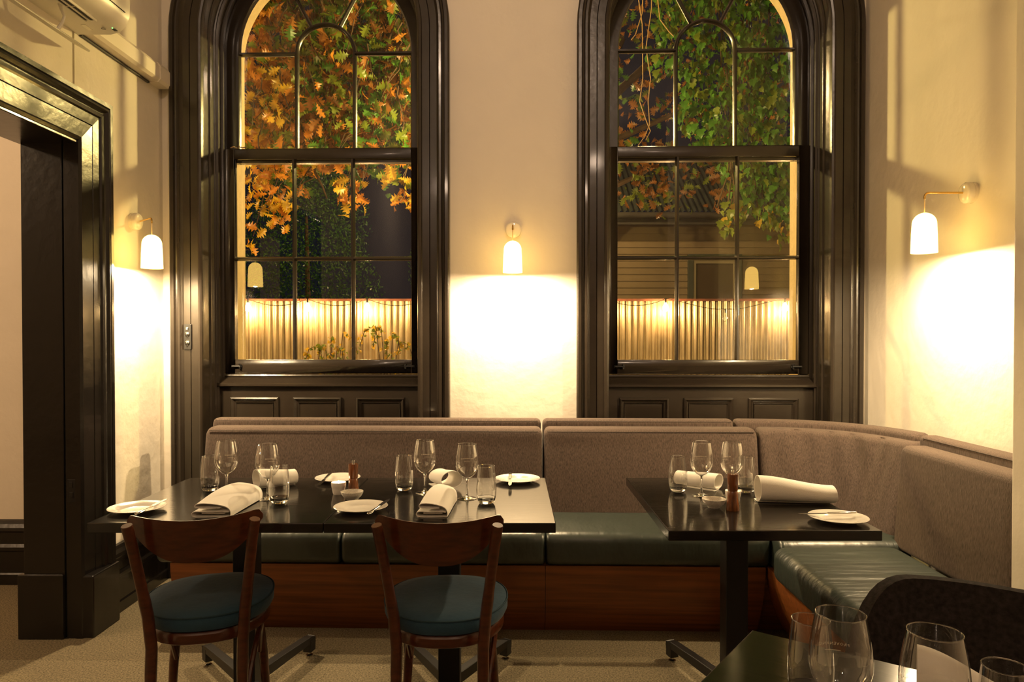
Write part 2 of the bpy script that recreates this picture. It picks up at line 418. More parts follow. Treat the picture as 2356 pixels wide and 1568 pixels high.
def make_window(idx, cx, label):
    W_ = sroot('window_%d' % idx, label, 'window', (0, 0, 0))
    ox, oy = cx * cos(RZ), WALL[1] + cx * sin(RZ)
    W_.location = (ox, oy, 0); W_.rotation_euler = (0, 0, RZ)
    T = M['trim']
    arch_sweep(MB(), CAS, 0.0).build('casing', T, W_, smooth=True)
    arch_sweep(MB(), REV, 0.35).build('reveal_lining', T, W_, smooth=True)
    q = arch_sweep(MB(), [(0.548, 0.325), (0.548, 0.47), (0.66, 0.47), (0.66, 0.325)], 0.9).build('outer_reveal', M['stone_reveal'], W_)
    q['label'] = 'tan rendered outer reveal'
    MB().box(-0.66, 0.66, 0.33, 0.52, 0.98, 1.085).build('outer_sill', M['stone_reveal'], W_, bevel=0.006)
    # lower sash
    zb, zm, zt, zr = 1.112, 1.775, 2.345, 2.405
    g = 0.512
    mb = MB().box(-0.583, -g, 0.218, 0.260, zb, zr); mb.box(g, 0.583, 0.218, 0.260, zb, zr)
    mb.box(-g, g, 0.218, 0.260, zb, 1.192); mb.box(-g, g, 0.218, 0.260, zt, zr)
    low = mb.build('lower_sash', T, W_, bevel=0.004, smooth=True)
    for xx in (-0.1707, 0.1707):
        seg_bar(MB(), (xx, 1.188), (xx, zt + 0.004), 0.023, 0.221, 0.252).build('glazing_bar', T, low)
    seg_bar(MB(), (-g - 0.004, zm), (g + 0.004, zm), 0.023, 0.2215, 0.252).build('glazing_bar', T, low)
    xs = [-g, -0.1707, 0.1707, g]
    for a in range(3):
        for z0, z1 in ((1.19, zm), (zm, zt)):
            pane_obj([(xs[a], z0), (xs[a + 1], z0), (xs[a + 1], z1), (xs[a], z1)], 0.243, low)
    for sx in (-1, 1):
        mb = MB().box(sx * 0.50 - 0.03, sx * 0.50 + 0.03, 0.211, 0.218, 1.148, 1.160); mb.tube([(sx * 0.50 - 0.025, 0.205, 1.154), (sx * 0.50 + 0.025, 0.205, 1.154)], 0.005, 8)
        mb.tube([(sx * 0.48, 0.208, 1.140), (sx * 0.48, 0.206, 1.168)], 0.006, 8)
        mb.build('sash_catch', M['iron'], low)
    # upper sash, arched
    gu = 0.506
    mb = MB()
    arch_sweep(mb, [(gu, 0.272), (0.583, 0.272), (0.583, 0.314), (gu, 0.314), (gu, 0.298), (gu - 0.008, 0.298), (gu - 0.008, 0.290)], 2.335)
    mb.box(-gu, gu, 0.272, 0.314, 2.335, 2.408)
    up = mb.build('upper_sash', T, W_, smooth=True)
    rs = 0.170
    zq = SPRING - 0.012
    mb = MB()
    arch_sweep(mb, [(rs - 0.0115, 0.306), (rs - 0.0115, 0.290), (rs - 0.004, 0.276), (rs + 0.004, 0.276), (rs + 0.0115, 0.290), (rs + 0.0115, 0.306)], 2.405, zs=zq, n=24)
    mb.build('glazing_bar', T, up, smooth=True)
    for sx in (-1, 1):
        seg_bar(MB(), (sx * rs, zq), (sx * (gu + 0.003), zq), 0.023, 0.2765, 0.306).build('glazing_bar', T, up)
        a = radians(62)
        seg_bar(MB(), (sx * rs * cos(a), zq + rs * sin(a)), (sx * gu * cos(a), zq + gu * sin(a)), 0.021, 0.2765, 0.306).build('glazing_bar', T, up)
    dg = 0.298
    pane_obj([(-gu, 2.4), (-rs, 2.4), (-rs, zq), (-gu, zq)], dg, up)
    pane_obj([(rs, 2.4), (gu, 2.4), (gu, zq), (rs, zq)], dg, up)
    pane_obj([(-rs, 2.4), (rs, 2.4)] + [(rs * cos(pi * k / 16), zq + rs * sin(pi * k / 16)) for k in range(17)], dg, up)
    for a0, a1 in ((0, 62), (62, 118), (118, 180)):
        A = [radians(a0 + (a1 - a0) * k / 10) for k in range(11)]
        pane_obj([(rs * cos(t), zq + rs * sin(t)) for t in A] + [(gu * cos(t), zq + gu * sin(t)) for t in reversed(A)], dg, up)
    # sill, bead, apron with raised-and-fielded panels
    prof = [(0.128, 1.040), (0.122, 1.046), (0.122, 1.056), (0.130, 1.062), (0.205, 1.092), (0.225, 1.092), (0.225, 1.02), (0.15, 1.02), (0.15, 1.036)]
    vs, fs = rect_prism(prof, 1.17); MB().add([(x - 0.585, d, z) for x, d, z in vs], fs).build('sill', T, W_)
    MB().tube([(-0.566, 0.208, 1.100), (0.566, 0.208, 1.100)], 0.009, 8).build('sill_bead', T, W_, smooth=True)
    ap = MB().box(-0.584, 0.584, 0.150, 0.17, 0.05, 1.04).build('apron', T, W_)
    for xc in (-0.372, -0.012, 0.348):
        mb = MB()
        x0, x1, z0, z1 = xc - 0.139, xc + 0.139, 0.42, 0.982
        rings = [(0, 0.1495), (0.002, 0.138), (0.010, 0.133), (0.020, 0.143), (0.027, 0.146), (0.030, 0.141), (0.036, 0.1485)]
        vv = []
        for ins, d in rings: vv += [(x0 + ins, d, z0 + ins), (x1 - ins, d, z0 + ins), (x1 - ins, d, z1 - ins), (x0 + ins, d, z1 - ins)]
        ff = [(i * 4 + k, i * 4 + (k + 1) % 4, (i + 1) * 4 + (k + 1) % 4, (i + 1) * 4 + k) for i in range(len(rings) - 1) for k in range(4)]
        mb.add(vv, ff).build('panel_moulding', T, ap)
    return W_
win1 = make_window(1, WIN[0], 'tall arched dark framed sash window with orange leaves behind, by the doorway')
win2 = make_window(2, WIN[1], 'tall arched dark framed sash window with green ivy behind, by the corner seat')
# cord left on the meeting rail of window 1
pts = [(-0.535 + 0.022 * k / 2 + 0.004 * sin(k * 2.1), 0.235 - 0.01 * cos(k * 1.3), 2.412 + 0.010 * abs(sin(k * 1.1))) for k in range(9)]
q = MB().tube([Vector(p) for p in pts], 0.0035, 6).build('sash_cord', M['twig'], None, smooth=True)
q.location = win1.location; q.rotation_euler = (0, 0, RZ)
tag(q, 'short loop of pale sash cord lying on the window meeting rail', 'cord')
# light switch on the casing
sw = thing('light_switch', 'narrow black toggle switch plate on the window casing', 'switch', (win1.location.x - 0.668 * cos(RZ), win1.location.y - 0.668 * sin(RZ) - 0.03, 1.255), RZ)
MB().box(-0.021, 0.021, -0.010, 0.001, 0, 0.138).build('plate', M['black_plastic'], sw, bevel=0.003)
for z in (0.035, 0.082):
    q = MB().lathe([(0.0125, 0), (0.0125, 0.004), (0.009, 0.006), (0.0095, 0.002), (0, 0.002)], 20).build('toggle_ring', M['steel'], sw, smooth=True, loc=(0, -0.010, z), rot=(radians(90), 0, 0))
    MB().tube([(0, -0.011, z), (0, -0.024, z - 0.008)], [0.004, 0.0055], 8).build('toggle', M['black_plastic'], sw, smooth=True)
MB().box(-0.006, 0.006, -0.016, -0.009, 0.106, 0.120).build('button', M['steel'], sw, bevel=0.002)

# ------------------------------------------------------------------ wall lamps
def make_sconce(loc, rz, arm_turn, label):
    t = thing('wall_sconce', label, 'wall lamp', loc, rz, None)
    # local: wall face is y=0, the room is -y, arm goes along -y (then turned about z)
    MB().lathe([(0.0, -0.001), (0.043, -0.001), (0.043, 0.012), (0.041, 0.013), (0.041, 0.016), (0.043, 0.017), (0.043, 0.030), (0.038, 0.037), (0.030, 0.040), (0, 0.041)], 40).build('wall_rose', M['ceramic'], t, smooth=True, rot=(radians(90), 0, 0))
    L_ = 0.158
    a = arm_turn
    c0 = Vector((0, -0.039, 0)); dr = Vector((sin(a), -cos(a), 0)); Rr = 0.018
    path = [c0, c0 + dr * (L_ - Rr)] + [c0 + dr * (L_ - Rr + Rr * sin(k * pi / 12)) + Vector((0, 0, -Rr + Rr * cos(k * pi / 12))) for k in range(1, 7)] + [c0 + dr * L_ + Vector((0, 0, -Rr - 0.008))]
    MB().tube(path, 0.0042, 12).build('arm', M['brass'], t, smooth=True)
    e = path[-1]
    MB().tube([e + Vector((0, 0, 0.002)), e + Vector((0, 0, -0.058))], 0.0024, 8).build('flex', M['flex'], t, smooth=True)
    top = e.z - 0.056
    R_ = 0.0500; H_ = top + 0.246      # rim sits 0.24 m below the rose centre
    prof = [(0, 0)] + [(0.0455 * sin(k * pi / 20), -0.0455 * (1 - cos(k * pi / 20))) for k in range(1, 11)] + [(0.048, -0.09), (R_, -H_)]
    inner = [(R_ - 0.004, -H_), (0.044, -0.09)] + [(0.0415 * sin(k * pi / 20), -0.004 - 0.0415 * (1 - cos(k * pi / 20))) for k in range(10, 0, -1)] + [(0, -0.004)]
    mb = MB().lathe(prof + inner, 48, (e.x, e.y, top))
    MBo = mb.build('shade', M['shade'], t, smooth=True, fix=False)
    bz = -0.239
    MB().lathe([(0, -0.012), (0.012, 0), (0.015, 0.014), (0.012, 0.028), (0.010, 0.05), (0.0, 0.05)], 16, (e.x, e.y, bz + 0.01)).build('socket', M['ceramic'], t, smooth=True, loc=(0, 0, 0.05))
    p = Vector((e.x, e.y, bz + 0.006)); p.rotate(Matrix.Rotation(rz, 3, 'Z'))
    point_light('sconce_bulb', Vector(loc) + p, SCONCE_W, (1.0, 0.74, 0.42), 0.016)
    return t
make_sconce((0.008, 3.95 - 0.0, 1.900), RZ, 0.0, 'brass arm wall sconce with glowing white dome shade between the windows')
make_sconce((XL, 3.675, 1.905), radians(90), radians(-44), 'brass arm wall sconce with glowing white dome shade by the doorway')
make_sconce((XR, 2.99, 1.915), radians(-90), 0.0, 'brass arm wall sconce with glowing white dome shade above the corner seat')

# ------------------------------------------------------------------ air conditioner and trunking
ac = thing('air_conditioner', 'white split air conditioner high on the side wall with its flap hanging open', 'air conditioner', (XL, 2.30, 2.655))
L_AC = 0.935
prof = [(0.0, 0.0), (0.145, 0.0), (0.185, 0.010), (0.213, 0.034), (0.228, 0.075), (0.232, 0.14), (0.225, 0.24), (0.20, 0.285), (0.0, 0.29)]
n = len(prof)
vs = []
for y, ins in ((0, 0.010), (0.010, 0), (L_AC - 0.010, 0), (L_AC, 0.010)):
    vs += [(x if x == 0 else x - ins, y, z + (ins if z < 0.1 else -ins)) for x, z in prof]
fs = []
for i in range(3):
    for k in range(n): fs.append((i * n + k, i * n + (k + 1) % n, (i + 1) * n + (k + 1) % n, (i + 1) * n + k))
fs += [tuple(range(n)), tuple(range(4 * n - 1, 3 * n - 1, -1))]
MB().add(vs, fs).build('case', M['acplastic'], ac, smooth=True)
MB().box(0.118, 0.160, 0.03, L_AC - 0.16, -0.002, 0.001).build('air_slot', M['acdark'], ac)
q = MB().box(0.170, 0.206, 0.03, L_AC - 0.16, 0.006, 0.016).build('air_slot', M['acdark'], ac); q.rotation_euler = (0, radians(-34), 0); q.location = (-0.004, 0, 0.118)
for x, z in ((0.118, -0.006), (0.140, -0.007), (0.162, -0.004)):
    MB().box(x - 0.002, x + 0.003, 0.02, L_AC - 0.15, z, z + 0.014).build('louvre', M['acplastic'], ac)
for k in range(7):
    MB().box(0.122, 0.158, 0.10 + k * 0.09, 0.103 + k * 0.09, -0.004, 0.001).build('guide_vane', M['acplastic'], ac)
MB().box(0.2265, 0.2325, 0.0, L_AC - 0.05, 0.078, 0.080).build('panel_gap', M['acdark'], ac)
prof = [(0, 0), (0.022, 0.006), (0.045, 0.008), (0.078, 0.004), (0.078, 0.001), (0.045, 0.002), (0.022, 0.0), (0.002, -0.006)]
vs = []; n = len(prof)
for y, s in ((0, 1), (L_AC - 0.14, 1), (L_AC - 0.08, 0.45), (L_AC - 0.045, 0.05)):
    vs += [(x * s, y, z * s) for x, z in prof]
fs = [(i * n + k, i * n + (k + 1) % n, (i + 1) * n + (k + 1) % n, (i + 1) * n + k) for i in range(3) for k in range(n)] + [tuple(range(n)), tuple(range(4 * n - 1, 3 * n - 1, -1))]
fl = MB().add(vs, fs).build('flap', M['acplastic'], ac, smooth=True); fl.location = (0.06, 0, -0.085); fl.rotation_euler = (0, radians(30), 0)
for yy in (0.22, 0.63):
    MB().tube([(0.105, yy, 0.002), (0.108, yy + 0.005, -0.022), (0.118, yy + 0.006, -0.045), (0.112, yy + 0.004, -0.070), (0.095, yy + 0.002, -0.098)], [0.009, 0.006, 0.006, 0.006, 0.008], 8).build('hinge_arm', M['acplastic'], ac, smooth=True)
MB().lathe([(0.009, 0), (0.009, 0.001), (0.007, 0.001), (0.007, 0)], 20).build('button', M['black_plastic'], ac, loc=(0.150, L_AC - 0.075, -0.001), rot=(0, pi, 0))
MB().box(0.176, 0.190, L_AC - 0.055, L_AC - 0.035, 0.004, 0.0075).build('receiver_window', M['acdark'], ac)
MB().box(0.180, 0.184, L_AC - 0.066, L_AC - 0.062, 0.0045, 0.0085).build('indicator', M['led'], ac)
MB().box(0.075, 0.095, L_AC - 0.115, L_AC - 0.06, -0.0012, 0.001).build('sticker', M['steel'], ac)
tr = thing('pipe_trunking', 'painted pipe trunking running from the air conditioner to the corner', 'trunking', (XL, 3.235, 2.665))
prof = [(0, 0), (0.052, 0.0), (0.064, 0.014), (0.064, 0.078), (0.050, 0.098), (0, 0.102)]
vs, fs = rect_prism(prof, 0.70)
MB().add([(d, x, z) for x, d, z in vs], fs).build('cover', M['trunk_pvc'], tr)
vs, fs = rect_prism([(d * 1.08, z * 1.06 - 0.003) for d, z in prof], 0.115)
MB().add([(d, x + 0.605, z) for x, d, z in vs], fs).build('end_elbow', M['trunk_pvc'], tr)
MB().box(0.001, 0.012, 0, 0.60, -0.012, -0.003).build('cable', M['black_plastic'], tr)

# ------------------------------------------------------------------ banquette
bq = thing('banquette_bench', 'long corner banquette with grey brown fabric back, green leather seat and orange wood base', 'banquette', (0, 0, 0))
def roundrect(w_, h_, r, n=5):
    pts = []
    for cx_, cz_, a0 in ((w_ / 2 - r, h_ / 2 - r, 0), (-w_ / 2 + r, h_ / 2 - r, 90), (-w_ / 2 + r, -h_ / 2 + r, 180), (w_ / 2 - r, -h_ / 2 + r, 270)):
        for k in range(n + 1):
            a = radians(a0 + 90 * k / n); pts.append((cx_ + r * cos(a), cz_ + r * sin(a)))
    return pts
def cushion(path, prof, r_end=0.03, step=0.05, puff=0.0, pleat=0.0):
    """sweep a closed profile (offset to the left of travel, height) along plan points, with rounded ends"""
    P = [Vector(p) for p in path]
    segs = [(P[i + 1] - P[i]).length for i in range(len(P) - 1)]; tot = sum(segs)
    ts = [r_end * (1 - cos(pi / 2 * k / 4)) for k in range(5)]
    m = max(2, int((tot - 2 * r_end) / step))
    ts += [r_end + (tot - 2 * r_end) * k / m for k in range(1, m)] + [tot - t for t in reversed(ts)]
    co = sum(p[0] for p in prof) / len(prof); cz = sum(p[1] for p in prof) / len(prof)
    wo = max(p[0] for p in prof) - min(p[0] for p in prof); hz = max(p[1] for p in prof) - min(p[1] for p in prof)
    vs = []; n = len(prof)
    for t in ts:
        u = t; i = 0
        while i < len(segs) - 1 and u > segs[i]: u -= segs[i]; i += 1
        a = P[i].lerp(P[i + 1], u / segs[i]); 
        # smoothed direction
        d0 = (P[i + 1] - P[i]).normalized()
        if u < segs[i] / 2 and i > 0: d0 = ((P[i] - P[i - 1]).normalized().lerp(d0, 0.5 + u / segs[i])).normalized()
        elif u >= segs[i] / 2 and i < len(segs) - 1: d0 = (d0.lerp((P[i + 2] - P[i + 1]).normalized(), u / segs[i] - 0.5)).normalized()
        nr = Vector((-d0.y, d0.x))
        e = min(t, tot - t)
        ins = r_end * (1 - sqrt(max(0, 1 - (1 - min(e, r_end) / r_end) ** 2)))
        pf = 1 + puff * sin(pi * t / tot)
        for o_, z in prof:
            oo = co + (o_ - co) * (wo - 2 * ins) / wo * pf; zz = cz + (z - cz) * (hz - 2 * ins) / hz
            if pleat and o_ < co:
                hh = (z - min(p[1] for p in prof)) / hz
                win_ = sin(pi * min(1, max(0, t / tot))) ** 0.6
                oo += pleat * win_ * (0.25 + 0.75 * hh ** 1.5) * (sin(52 * t + 5 * hh) + 0.7 * sin(83 * t + 1.3 - 7 * hh) + 0.5 * sin(31 * t + 9 * hh))
            vs.append((a.x + nr.x * oo, a.y + nr.y * oo, zz))
    R = len(ts)
    fs = [(i * n + k, i * n + (k + 1) % n, (i + 1) * n + (k + 1) % n, (i + 1) * n + k) for i in range(R - 1) for k in range(n)]
    fs += [tuple(range(n)), tuple(range(R * n - 1, (R - 1) * n - 1, -1))]
    return MB().add(vs, fs)
def yb(x, off): return 3.95 - 0.02444 * x - off          # plan y at a distance 'off' in front of the window wall
def back_prof(zlo, zhi, th, lean, r=0.028):
    # offsets positive = away from sitter for paths run left->right (left of travel = +y)
    p = roundrect(th, zhi - zlo, r)
    return [(o_ + lean * (z / (zhi - zlo) + 0.5) , z + (zlo + zhi) / 2) for o_, z in p]
# front back-cushions: bottom face line at off ~ .43, leaning back
BP = back_prof(0.44, 0.872, 0.115, 0.085)
def straight(x0, x1, off): return [(x0, yb(x0, off)), (x1, yb(x1, off))]
OFFC = 0.43 - 0.0575
def densify(prof, m=0.05):
    out = []
    for a, b in zip(prof, prof[1:] + prof[:1]):
        L_ = math.hypot(b[0] - a[0], b[1] - a[1]); k = max(1, int(L_ / m))
        out += [(a[0] + (b[0] - a[0]) * j / k, a[1] + (b[1] - a[1]) * j / k) for j in range(k)]
    return out
BPf = densify(BP)
cushion(straight(-1.535, 0.148, OFFC), BP, 0.03).build('back_cushion', M['linen'], bq, smooth=True)
cushion(straight(0.158, 1.205, OFFC), BP, 0.03).build('back_cushion', M['linen'], bq, smooth=True)
def arc_path(p0, p1, pc, n=14):  # quadratic curve
    p0, p1, pc = Vector(p0), Vector(p1), Vector(pc)
    return [tuple((1 - t) ** 2 * p0 + 2 * t * (1 - t) * pc + t * t * p1) for t in (k / n for k in range(n + 1))]
XB = 1.655
cor = arc_path((1.215, yb(1.215, OFFC)), (XB + 0.02, 3.10), (1.60, yb(1.6, OFFC) + 0.02))
q = cushion(cor, BPf, 0.03, 0.008, pleat=0.0065).build('back_cushion', M['linen'], bq, smooth=True)
cushion([(XB, 3.06), (XB, 2.322)], back_prof(0.44, 0.872, 0.115, 0.035), 0.03).build('back_cushion', M['linen'], bq, smooth=True)
# rear rail cushions, slightly higher, against the wall
RP = back_prof(0.42, 0.905, 0.085, 0.0, 0.022)
cushion(straight(-1.545, 0.148, 0.205), RP, 0.025).build('rear_bolster', M['linen'], bq, smooth=True)
cushion(straight(0.156, 1.125, 0.205), RP, 0.025).build('rear_bolster', M['linen'], bq, smooth=True)
cor2 = arc_path((1.13, yb(1.13, 0.205)), (XB + 0.135, 3.16), (1.70, yb(1.7, 0.205) + 0.02))
cushion(cor2, RP, 0.025, 0.03).build('rear_bolster', M['linen'], bq, smooth=True)
cushion([(XB + 0.135, 3.13), (XB + 0.135, 2.322)], RP, 0.025).build('rear_bolster', M['linen'], bq, smooth=True)
# seam threads along the top front edges
for x0, x1 in ((-1.515, 0.13), (0.175, 1.19)):
    MB().tube([(x0 + (x1 - x0) * k / 12, yb(x0 + (x1 - x0) * k / 12, 0.43 - 0.083) - 0.0045, 0.855) for k in range(13)], 0.0022, 5).build('seam', M['linen_dark'], bq)
for x0, x1 in ((-1.525, 0.13), (0.175, 1.11)):
    MB().tube([(x0, yb(x0, 0.2475) + 0.003, 0.893), (x1, yb(x1, 0.2475) + 0.003, 0.893)], 0.0018, 5).build('seam', M['linen_dark'], bq)
MB().tube([(XB - 0.018, 3.03, 0.857), (XB - 0.018, 2.35, 0.857)], 0.0022, 5).build('seam', M['linen_dark'], bq)
MB().tube([(XB + 0.0935, 3.09, 0.893), (XB + 0.0935, 2.35, 0.893)], 0.0018, 5).build('seam', M['linen_dark'], bq)
# seats
SP = roundrect(0.46, 0.145, 0.042); SP = [(o_, z + 0.4005 + (0.004 * (1 - (o_ / 0.23) ** 2) if z > 0 else 0)) for o_, z in SP]
OS = 0.81 - 0.23
for x0, x1 in ((-1.56, -0.745), (-0.741, 0.149), (0.153, 1.118)):
    cushion(straight(x0, x1, OS), SP, 0.018, 0.06).build('seat_cushion', M['leather'], bq, smooth=True)
SPc = [(o_ * 1.13, z + 0.002) for o_, z in SP]
cushion([(1.122, 3.265), (1.66, 3.252)], SPc, 0.016, 0.05).build('seat_cushion', M['leather'], bq, smooth=True)
SPr = [(o_ * 1.14, z - 0.008) for o_, z in SP]
cushion([(1.332, 2.985), (1.332, 1.75)], SPr, 0.03, 0.05).build('seat_cushion', M['leather_creased'], bq, smooth=True)
# wood base: front leans inwards towards the floor in a soft curve
def base_prof(n=8):
    f = [(-0.215 + 0.125 * (1 - (k / n)) ** 1.8, 0.33 * k / n) for k in range(n + 1)]
    return f + [(0.2, 0.33), (0.2, 0)]
def prism_path(path, prof):
    vs = []; n = len(prof); P = [Vector(p) for p in path]
    for i, p in enumerate(P):
        d0 = (P[min(i + 1, len(P) - 1)] - P[max(i - 1, 0)]).normalized(); nr = Vector((-d0.y, d0.x))
        for o_, z in prof: vs.append((p.x + nr.x * o_, p.y + nr.y * o_, z))
    R = len(P)
    fs = [(i * n + k, i * n + (k + 1) % n, (i + 1) * n + (k + 1) % n, (i + 1) * n + k) for i in range(R - 1) for k in range(n)] + [tuple(range(n)), tuple(range(R * n - 1, (R - 1) * n - 1, -1))]
    return MB().add(vs, fs)
for x0, x1 in ((-1.50, 0.150), (0.152, 1.10)):
    q = prism_path(straight(x0, x1, OS), base_prof()).build('base_panel', M['benchwood'], bq, smooth=True)
q = prism_path([(1.101, 3.38), (1.35, 3.36), (1.35, 1.75)][1:], [(min(o_ * 1.0 - 0.03, 0.16), z) for o_, z in base_prof()]).build('base_panel', M['benchwood'], bq, smooth=True)
q = prism_path([(1.30, 3.365), (1.102, 3.37)][::-1], base_prof()).build('base_panel', M['benchwood'], bq, smooth=True)

# ------------------------------------------------------------------ tables
def make_table(x0, x1, y0, y1, base_rz, label, th=0.031):
    cx, cy = (x0 + x1) / 2, (y0 + y1) / 2
    t = thing('dining_table', label, 'table', (cx, cy, 0))
    MB().box(x0 - cx, x1 - cx, y0 - cy, y1 - cy, 0.75 - th, 0.75).build('tabletop', M['table'], t, bevel=0.0025)
    table_base(t, base_rz)
    return t
def table_base(t, base_rz, rx=0.205, ry=0.385):
    MB().box(-0.0385, 0.0385, -0.0385, 0.0385, 0.07, 0.72).build('column', M['iron'], t, bevel=0.003)
    MB().box(-0.16, 0.16, -0.16, 0.16, 0.708, 0.7185).build('mounting_plate', M['iron'], t)
    for sx in (-1, 1):
        for sy in (-1, 1):
            e = Vector((sx * rx, sy * ry, 0)); d = e.normalized(); nn = Vector((-d.y, d.x, 0)) * 0.017
            L_ = e.length
            secs = [(0.0, 0.062, 0.105), (L_ * 0.5, 0.060, 0.096), (L_ - 0.03, 0.058, 0.086), (L_, 0.052, 0.078)]
            vs = []
            for s_, zl, zh in secs:
                for sg, z in ((-1, zl), (1, zl), (1, zh), (-1, zh)): p = d * s_ + nn * sg; vs.append((p.x, p.y, z))
            fs = [(i * 4 + k, i * 4 + (k + 1) % 4, (i + 1) * 4 + (k + 1) % 4, (i + 1) * 4 + k) for i in range(3) for k in range(4)] + [(0, 1, 2, 3), (15, 14, 13, 12)]
            mb = MB().add(vs, fs)
            p = d * (L_ - 0.018)
            a = Matrix.Rotation(math.atan2(d.y, d.x), 3, 'Z')
            bx = [(a @ Vector((x, y, 0))) + p for x in (-0.02, 0.02) for y in (-0.018, 0.018)]
            mb.add([(q.x, q.y, z) for z in (0.022, 0.074) for q in bx], [(0, 2, 3, 1), (4, 5, 7, 6), (0, 1, 5, 4), (1, 3, 7, 5), (3, 2, 6, 7), (2, 0, 4, 6)])
            lg = mb.build('foot', M['iron'], t, bevel=0.002)
            lg.rotation_euler = (0, 0, base_rz)
            MB().lathe([(0, 0), (0.013, 0), (0.015, 0.006), (0.006, 0.010), (0.006, 0.024), (0, 0.024)], 14, (p.x, p.y, 0)).build('levelling_glide', M['steel'], lg, smooth=True)
make_table(-1.317, -0.5855, 2.246, 2.966, radians(13), 'black lacquered table nearest the doorway, joined to its neighbour')
make_table(-0.5835, 0.136, 2.246, 2.966, 0, 'black lacquered table with the second place pair, middle of the three along the bench')
make_table(0.466, 1.103, 2.159, 2.966, radians(-10), 'black lacquered two seat table in front of the bench corner')
FT = radians(-36.4)
E1 = Vector((-0.593, -0.805)); E2 = Vector((0.805, -0.593)); K0 = Vector((0.474, 1.429))
ctr = K0 + E1 * 0.35 + E2 * 0.375
t = thing('dining_table', 'black table in the near right corner, turned diagonally', 'table', (ctr.x, ctr.y, 0), FT)
MB().box(-0.375, 0.375, -0.35, 0.35, 0.719, 0.75).build('tabletop', M['table'], t, bevel=0.0025)
table_base(t, 0, 0.25, 0.25)

# ------------------------------------------------------------------ bistro chairs
def make_chair(loc, rz, label):
    t = thing('bistro_chair', label, 'chair', loc, rz)
    cw = M['chairwood']
    for sx in (-1, 1):
        path = [(0.128, -0.265, 0.0), (0.126, -0.232, 0.22), (0.126, -0.205, 0.42), (0.134, -0.212, 0.52), (0.148, -0.236, 0.63), (0.160, -0.262, 0.73), (0.170, -0.280, 0.798)]
        P = [Vector((sx * a, b, c)) for a, b, c in path]
        fine = []
        for i in range(len(P) - 1):
            for k in range(3): fine.append(P[i].lerp(P[i + 1], k / 3))
        fine.append(P[-1])
        post = MB().tube(fine, [0.0155] * 5 + [0.017] * 6 + [0.0155] * (len(fine) - 11), 12).build('back_post', cw, t, smooth=True)
        d = (P[-1] - P[-2]).normalized()
        MB().tube([P[-1] - d * 0.0005, P[-1] + d * 0.0015], 0.0145, 12).build('post_end', M['post_highlight'], post)
    # curved backrest
    def zt(x): return 0.801 + 0.016 * (abs(x) / 0.18) ** 2
    def zbm(x): return 0.672 + 0.118 * (abs(x) / 0.188) ** 2.6
    def yb_(x): return -0.292 + 0.052 * (x / 0.18) ** 2
    mb = MB(); NX = 41; pts = []
    for i in range(NX):
        x = -0.186 + 0.372 * i / (NX - 1); e = 0.186 - abs(x)
        r = 0.020; dz = r - sqrt(max(0, r * r - (r - min(e, r)) ** 2))
        hi = zt(x) - dz; lo = min(zbm(x), hi - 0.001)
        lo = lo + (0 if e > 0.004 else 0.0)
        th = 0.0085
        y = yb_(x)
        rake = lambda z: -0.20 * (z - 0.80)
        ring = []
        for tt in (0, 0.5, 1): z = lo + (hi - lo) * tt; ring.append((x, y + rake(z) - th / 2 + (0.002 if tt != 0.5 else 0), z))
        for tt in (1, 0.5, 0): z = lo + (hi - lo) * tt; ring.append((x, y + rake(z) + th / 2 - (0.002 if tt != 0.5 else 0), z))
        pts += ring
    fs = [(i * 6 + k, i * 6 + (k + 1) % 6, (i + 1) * 6 + (k + 1) % 6, (i + 1) * 6 + k) for i in range(NX - 1) for k in range(6)]
    fs += [tuple(range(6)), tuple((NX - 1) * 6 + k for k in reversed(range(6)))]
    bk = MB().add(pts, fs).build('backrest', cw, t, smooth=True)
    bk.location = (0, 0.022, 0)
    # seat outline: flat-ish at the back, round at the front
    def outline(a, s=1.0):
        x = cos(a); y = sin(a)
        k = (abs(x) ** 2.5 + abs(y) ** 2.5) ** (-1 / 2.5)
        X = x * k * 0.186 * s; Y = y * k * 0.196 * s
        X *= 1 - 0.16 * max(0, -Y / 0.196) ** 1.3
        return X, Y
    def ring_stack(secs, seg=56):
        mb = MB(); vs = []
        for s, z in secs:
            for k in range(seg):
                X, Y = outline(2 * pi * k / seg, s); vs.append((X, Y, z))
        fs = [(i * seg + k, i * seg + (k + 1) % seg, (i + 1) * seg + (k + 1) % seg, (i + 1) * seg + k) for i in range(len(secs) - 1) for k in range(seg)]
        fs += [tuple(reversed(range(seg))), tuple((len(secs) - 1) * seg + k for k in range(seg))]
        return mb.add(vs, fs)
    ring_stack([(0.955, 0.410), (0.985, 0.414), (0.99, 0.440), (0.96, 0.448), (0.80, 0.449)]).build('seat_frame', cw, t, smooth=True)
    cu = ring_stack([(0.93, 0.4495), (1.015, 0.454), (1.05, 0.468), (1.052, 0.484), (1.04, 0.496), (0.99, 0.503), (0.8, 0.508), (0.4, 0.511), (0.05, 0.507)]).build('seat_cushion', M['velvet'], t, smooth=True)
    pp = [outline(2 * pi * k / 60, 1.046) for k in range(61)]
    MB().tube([(x, y, 0.496) for x, y in pp], 0.003, 6, caps=False).build('piping', M['velvet_seam'], cu, smooth=True)
    for k in range(2):
        sx = (-1, 1)[k]
        MB().tube([(sx * 0.125, 0.155, 0.41), (sx * 0.145, 0.168, 0.22), (sx * 0.160, 0.180, 0.0)], [0.017, 0.0155, 0.013], 12).build('front_leg', cw, t, smooth=True)
        # bent brace from rear post up under the seat rail and down to the front leg
        br = []
        for j in range(13):
            a = pi * j / 12
            br.append((sx * (0.134 + 0.022 * sin(a)), -0.195 + 0.35 * (j / 12), 0.235 + 0.155 * sin(a) ** 0.7))
        MB().tube(br, 0.0085, 8).build('brace', cw, t, smooth=True)
    return t
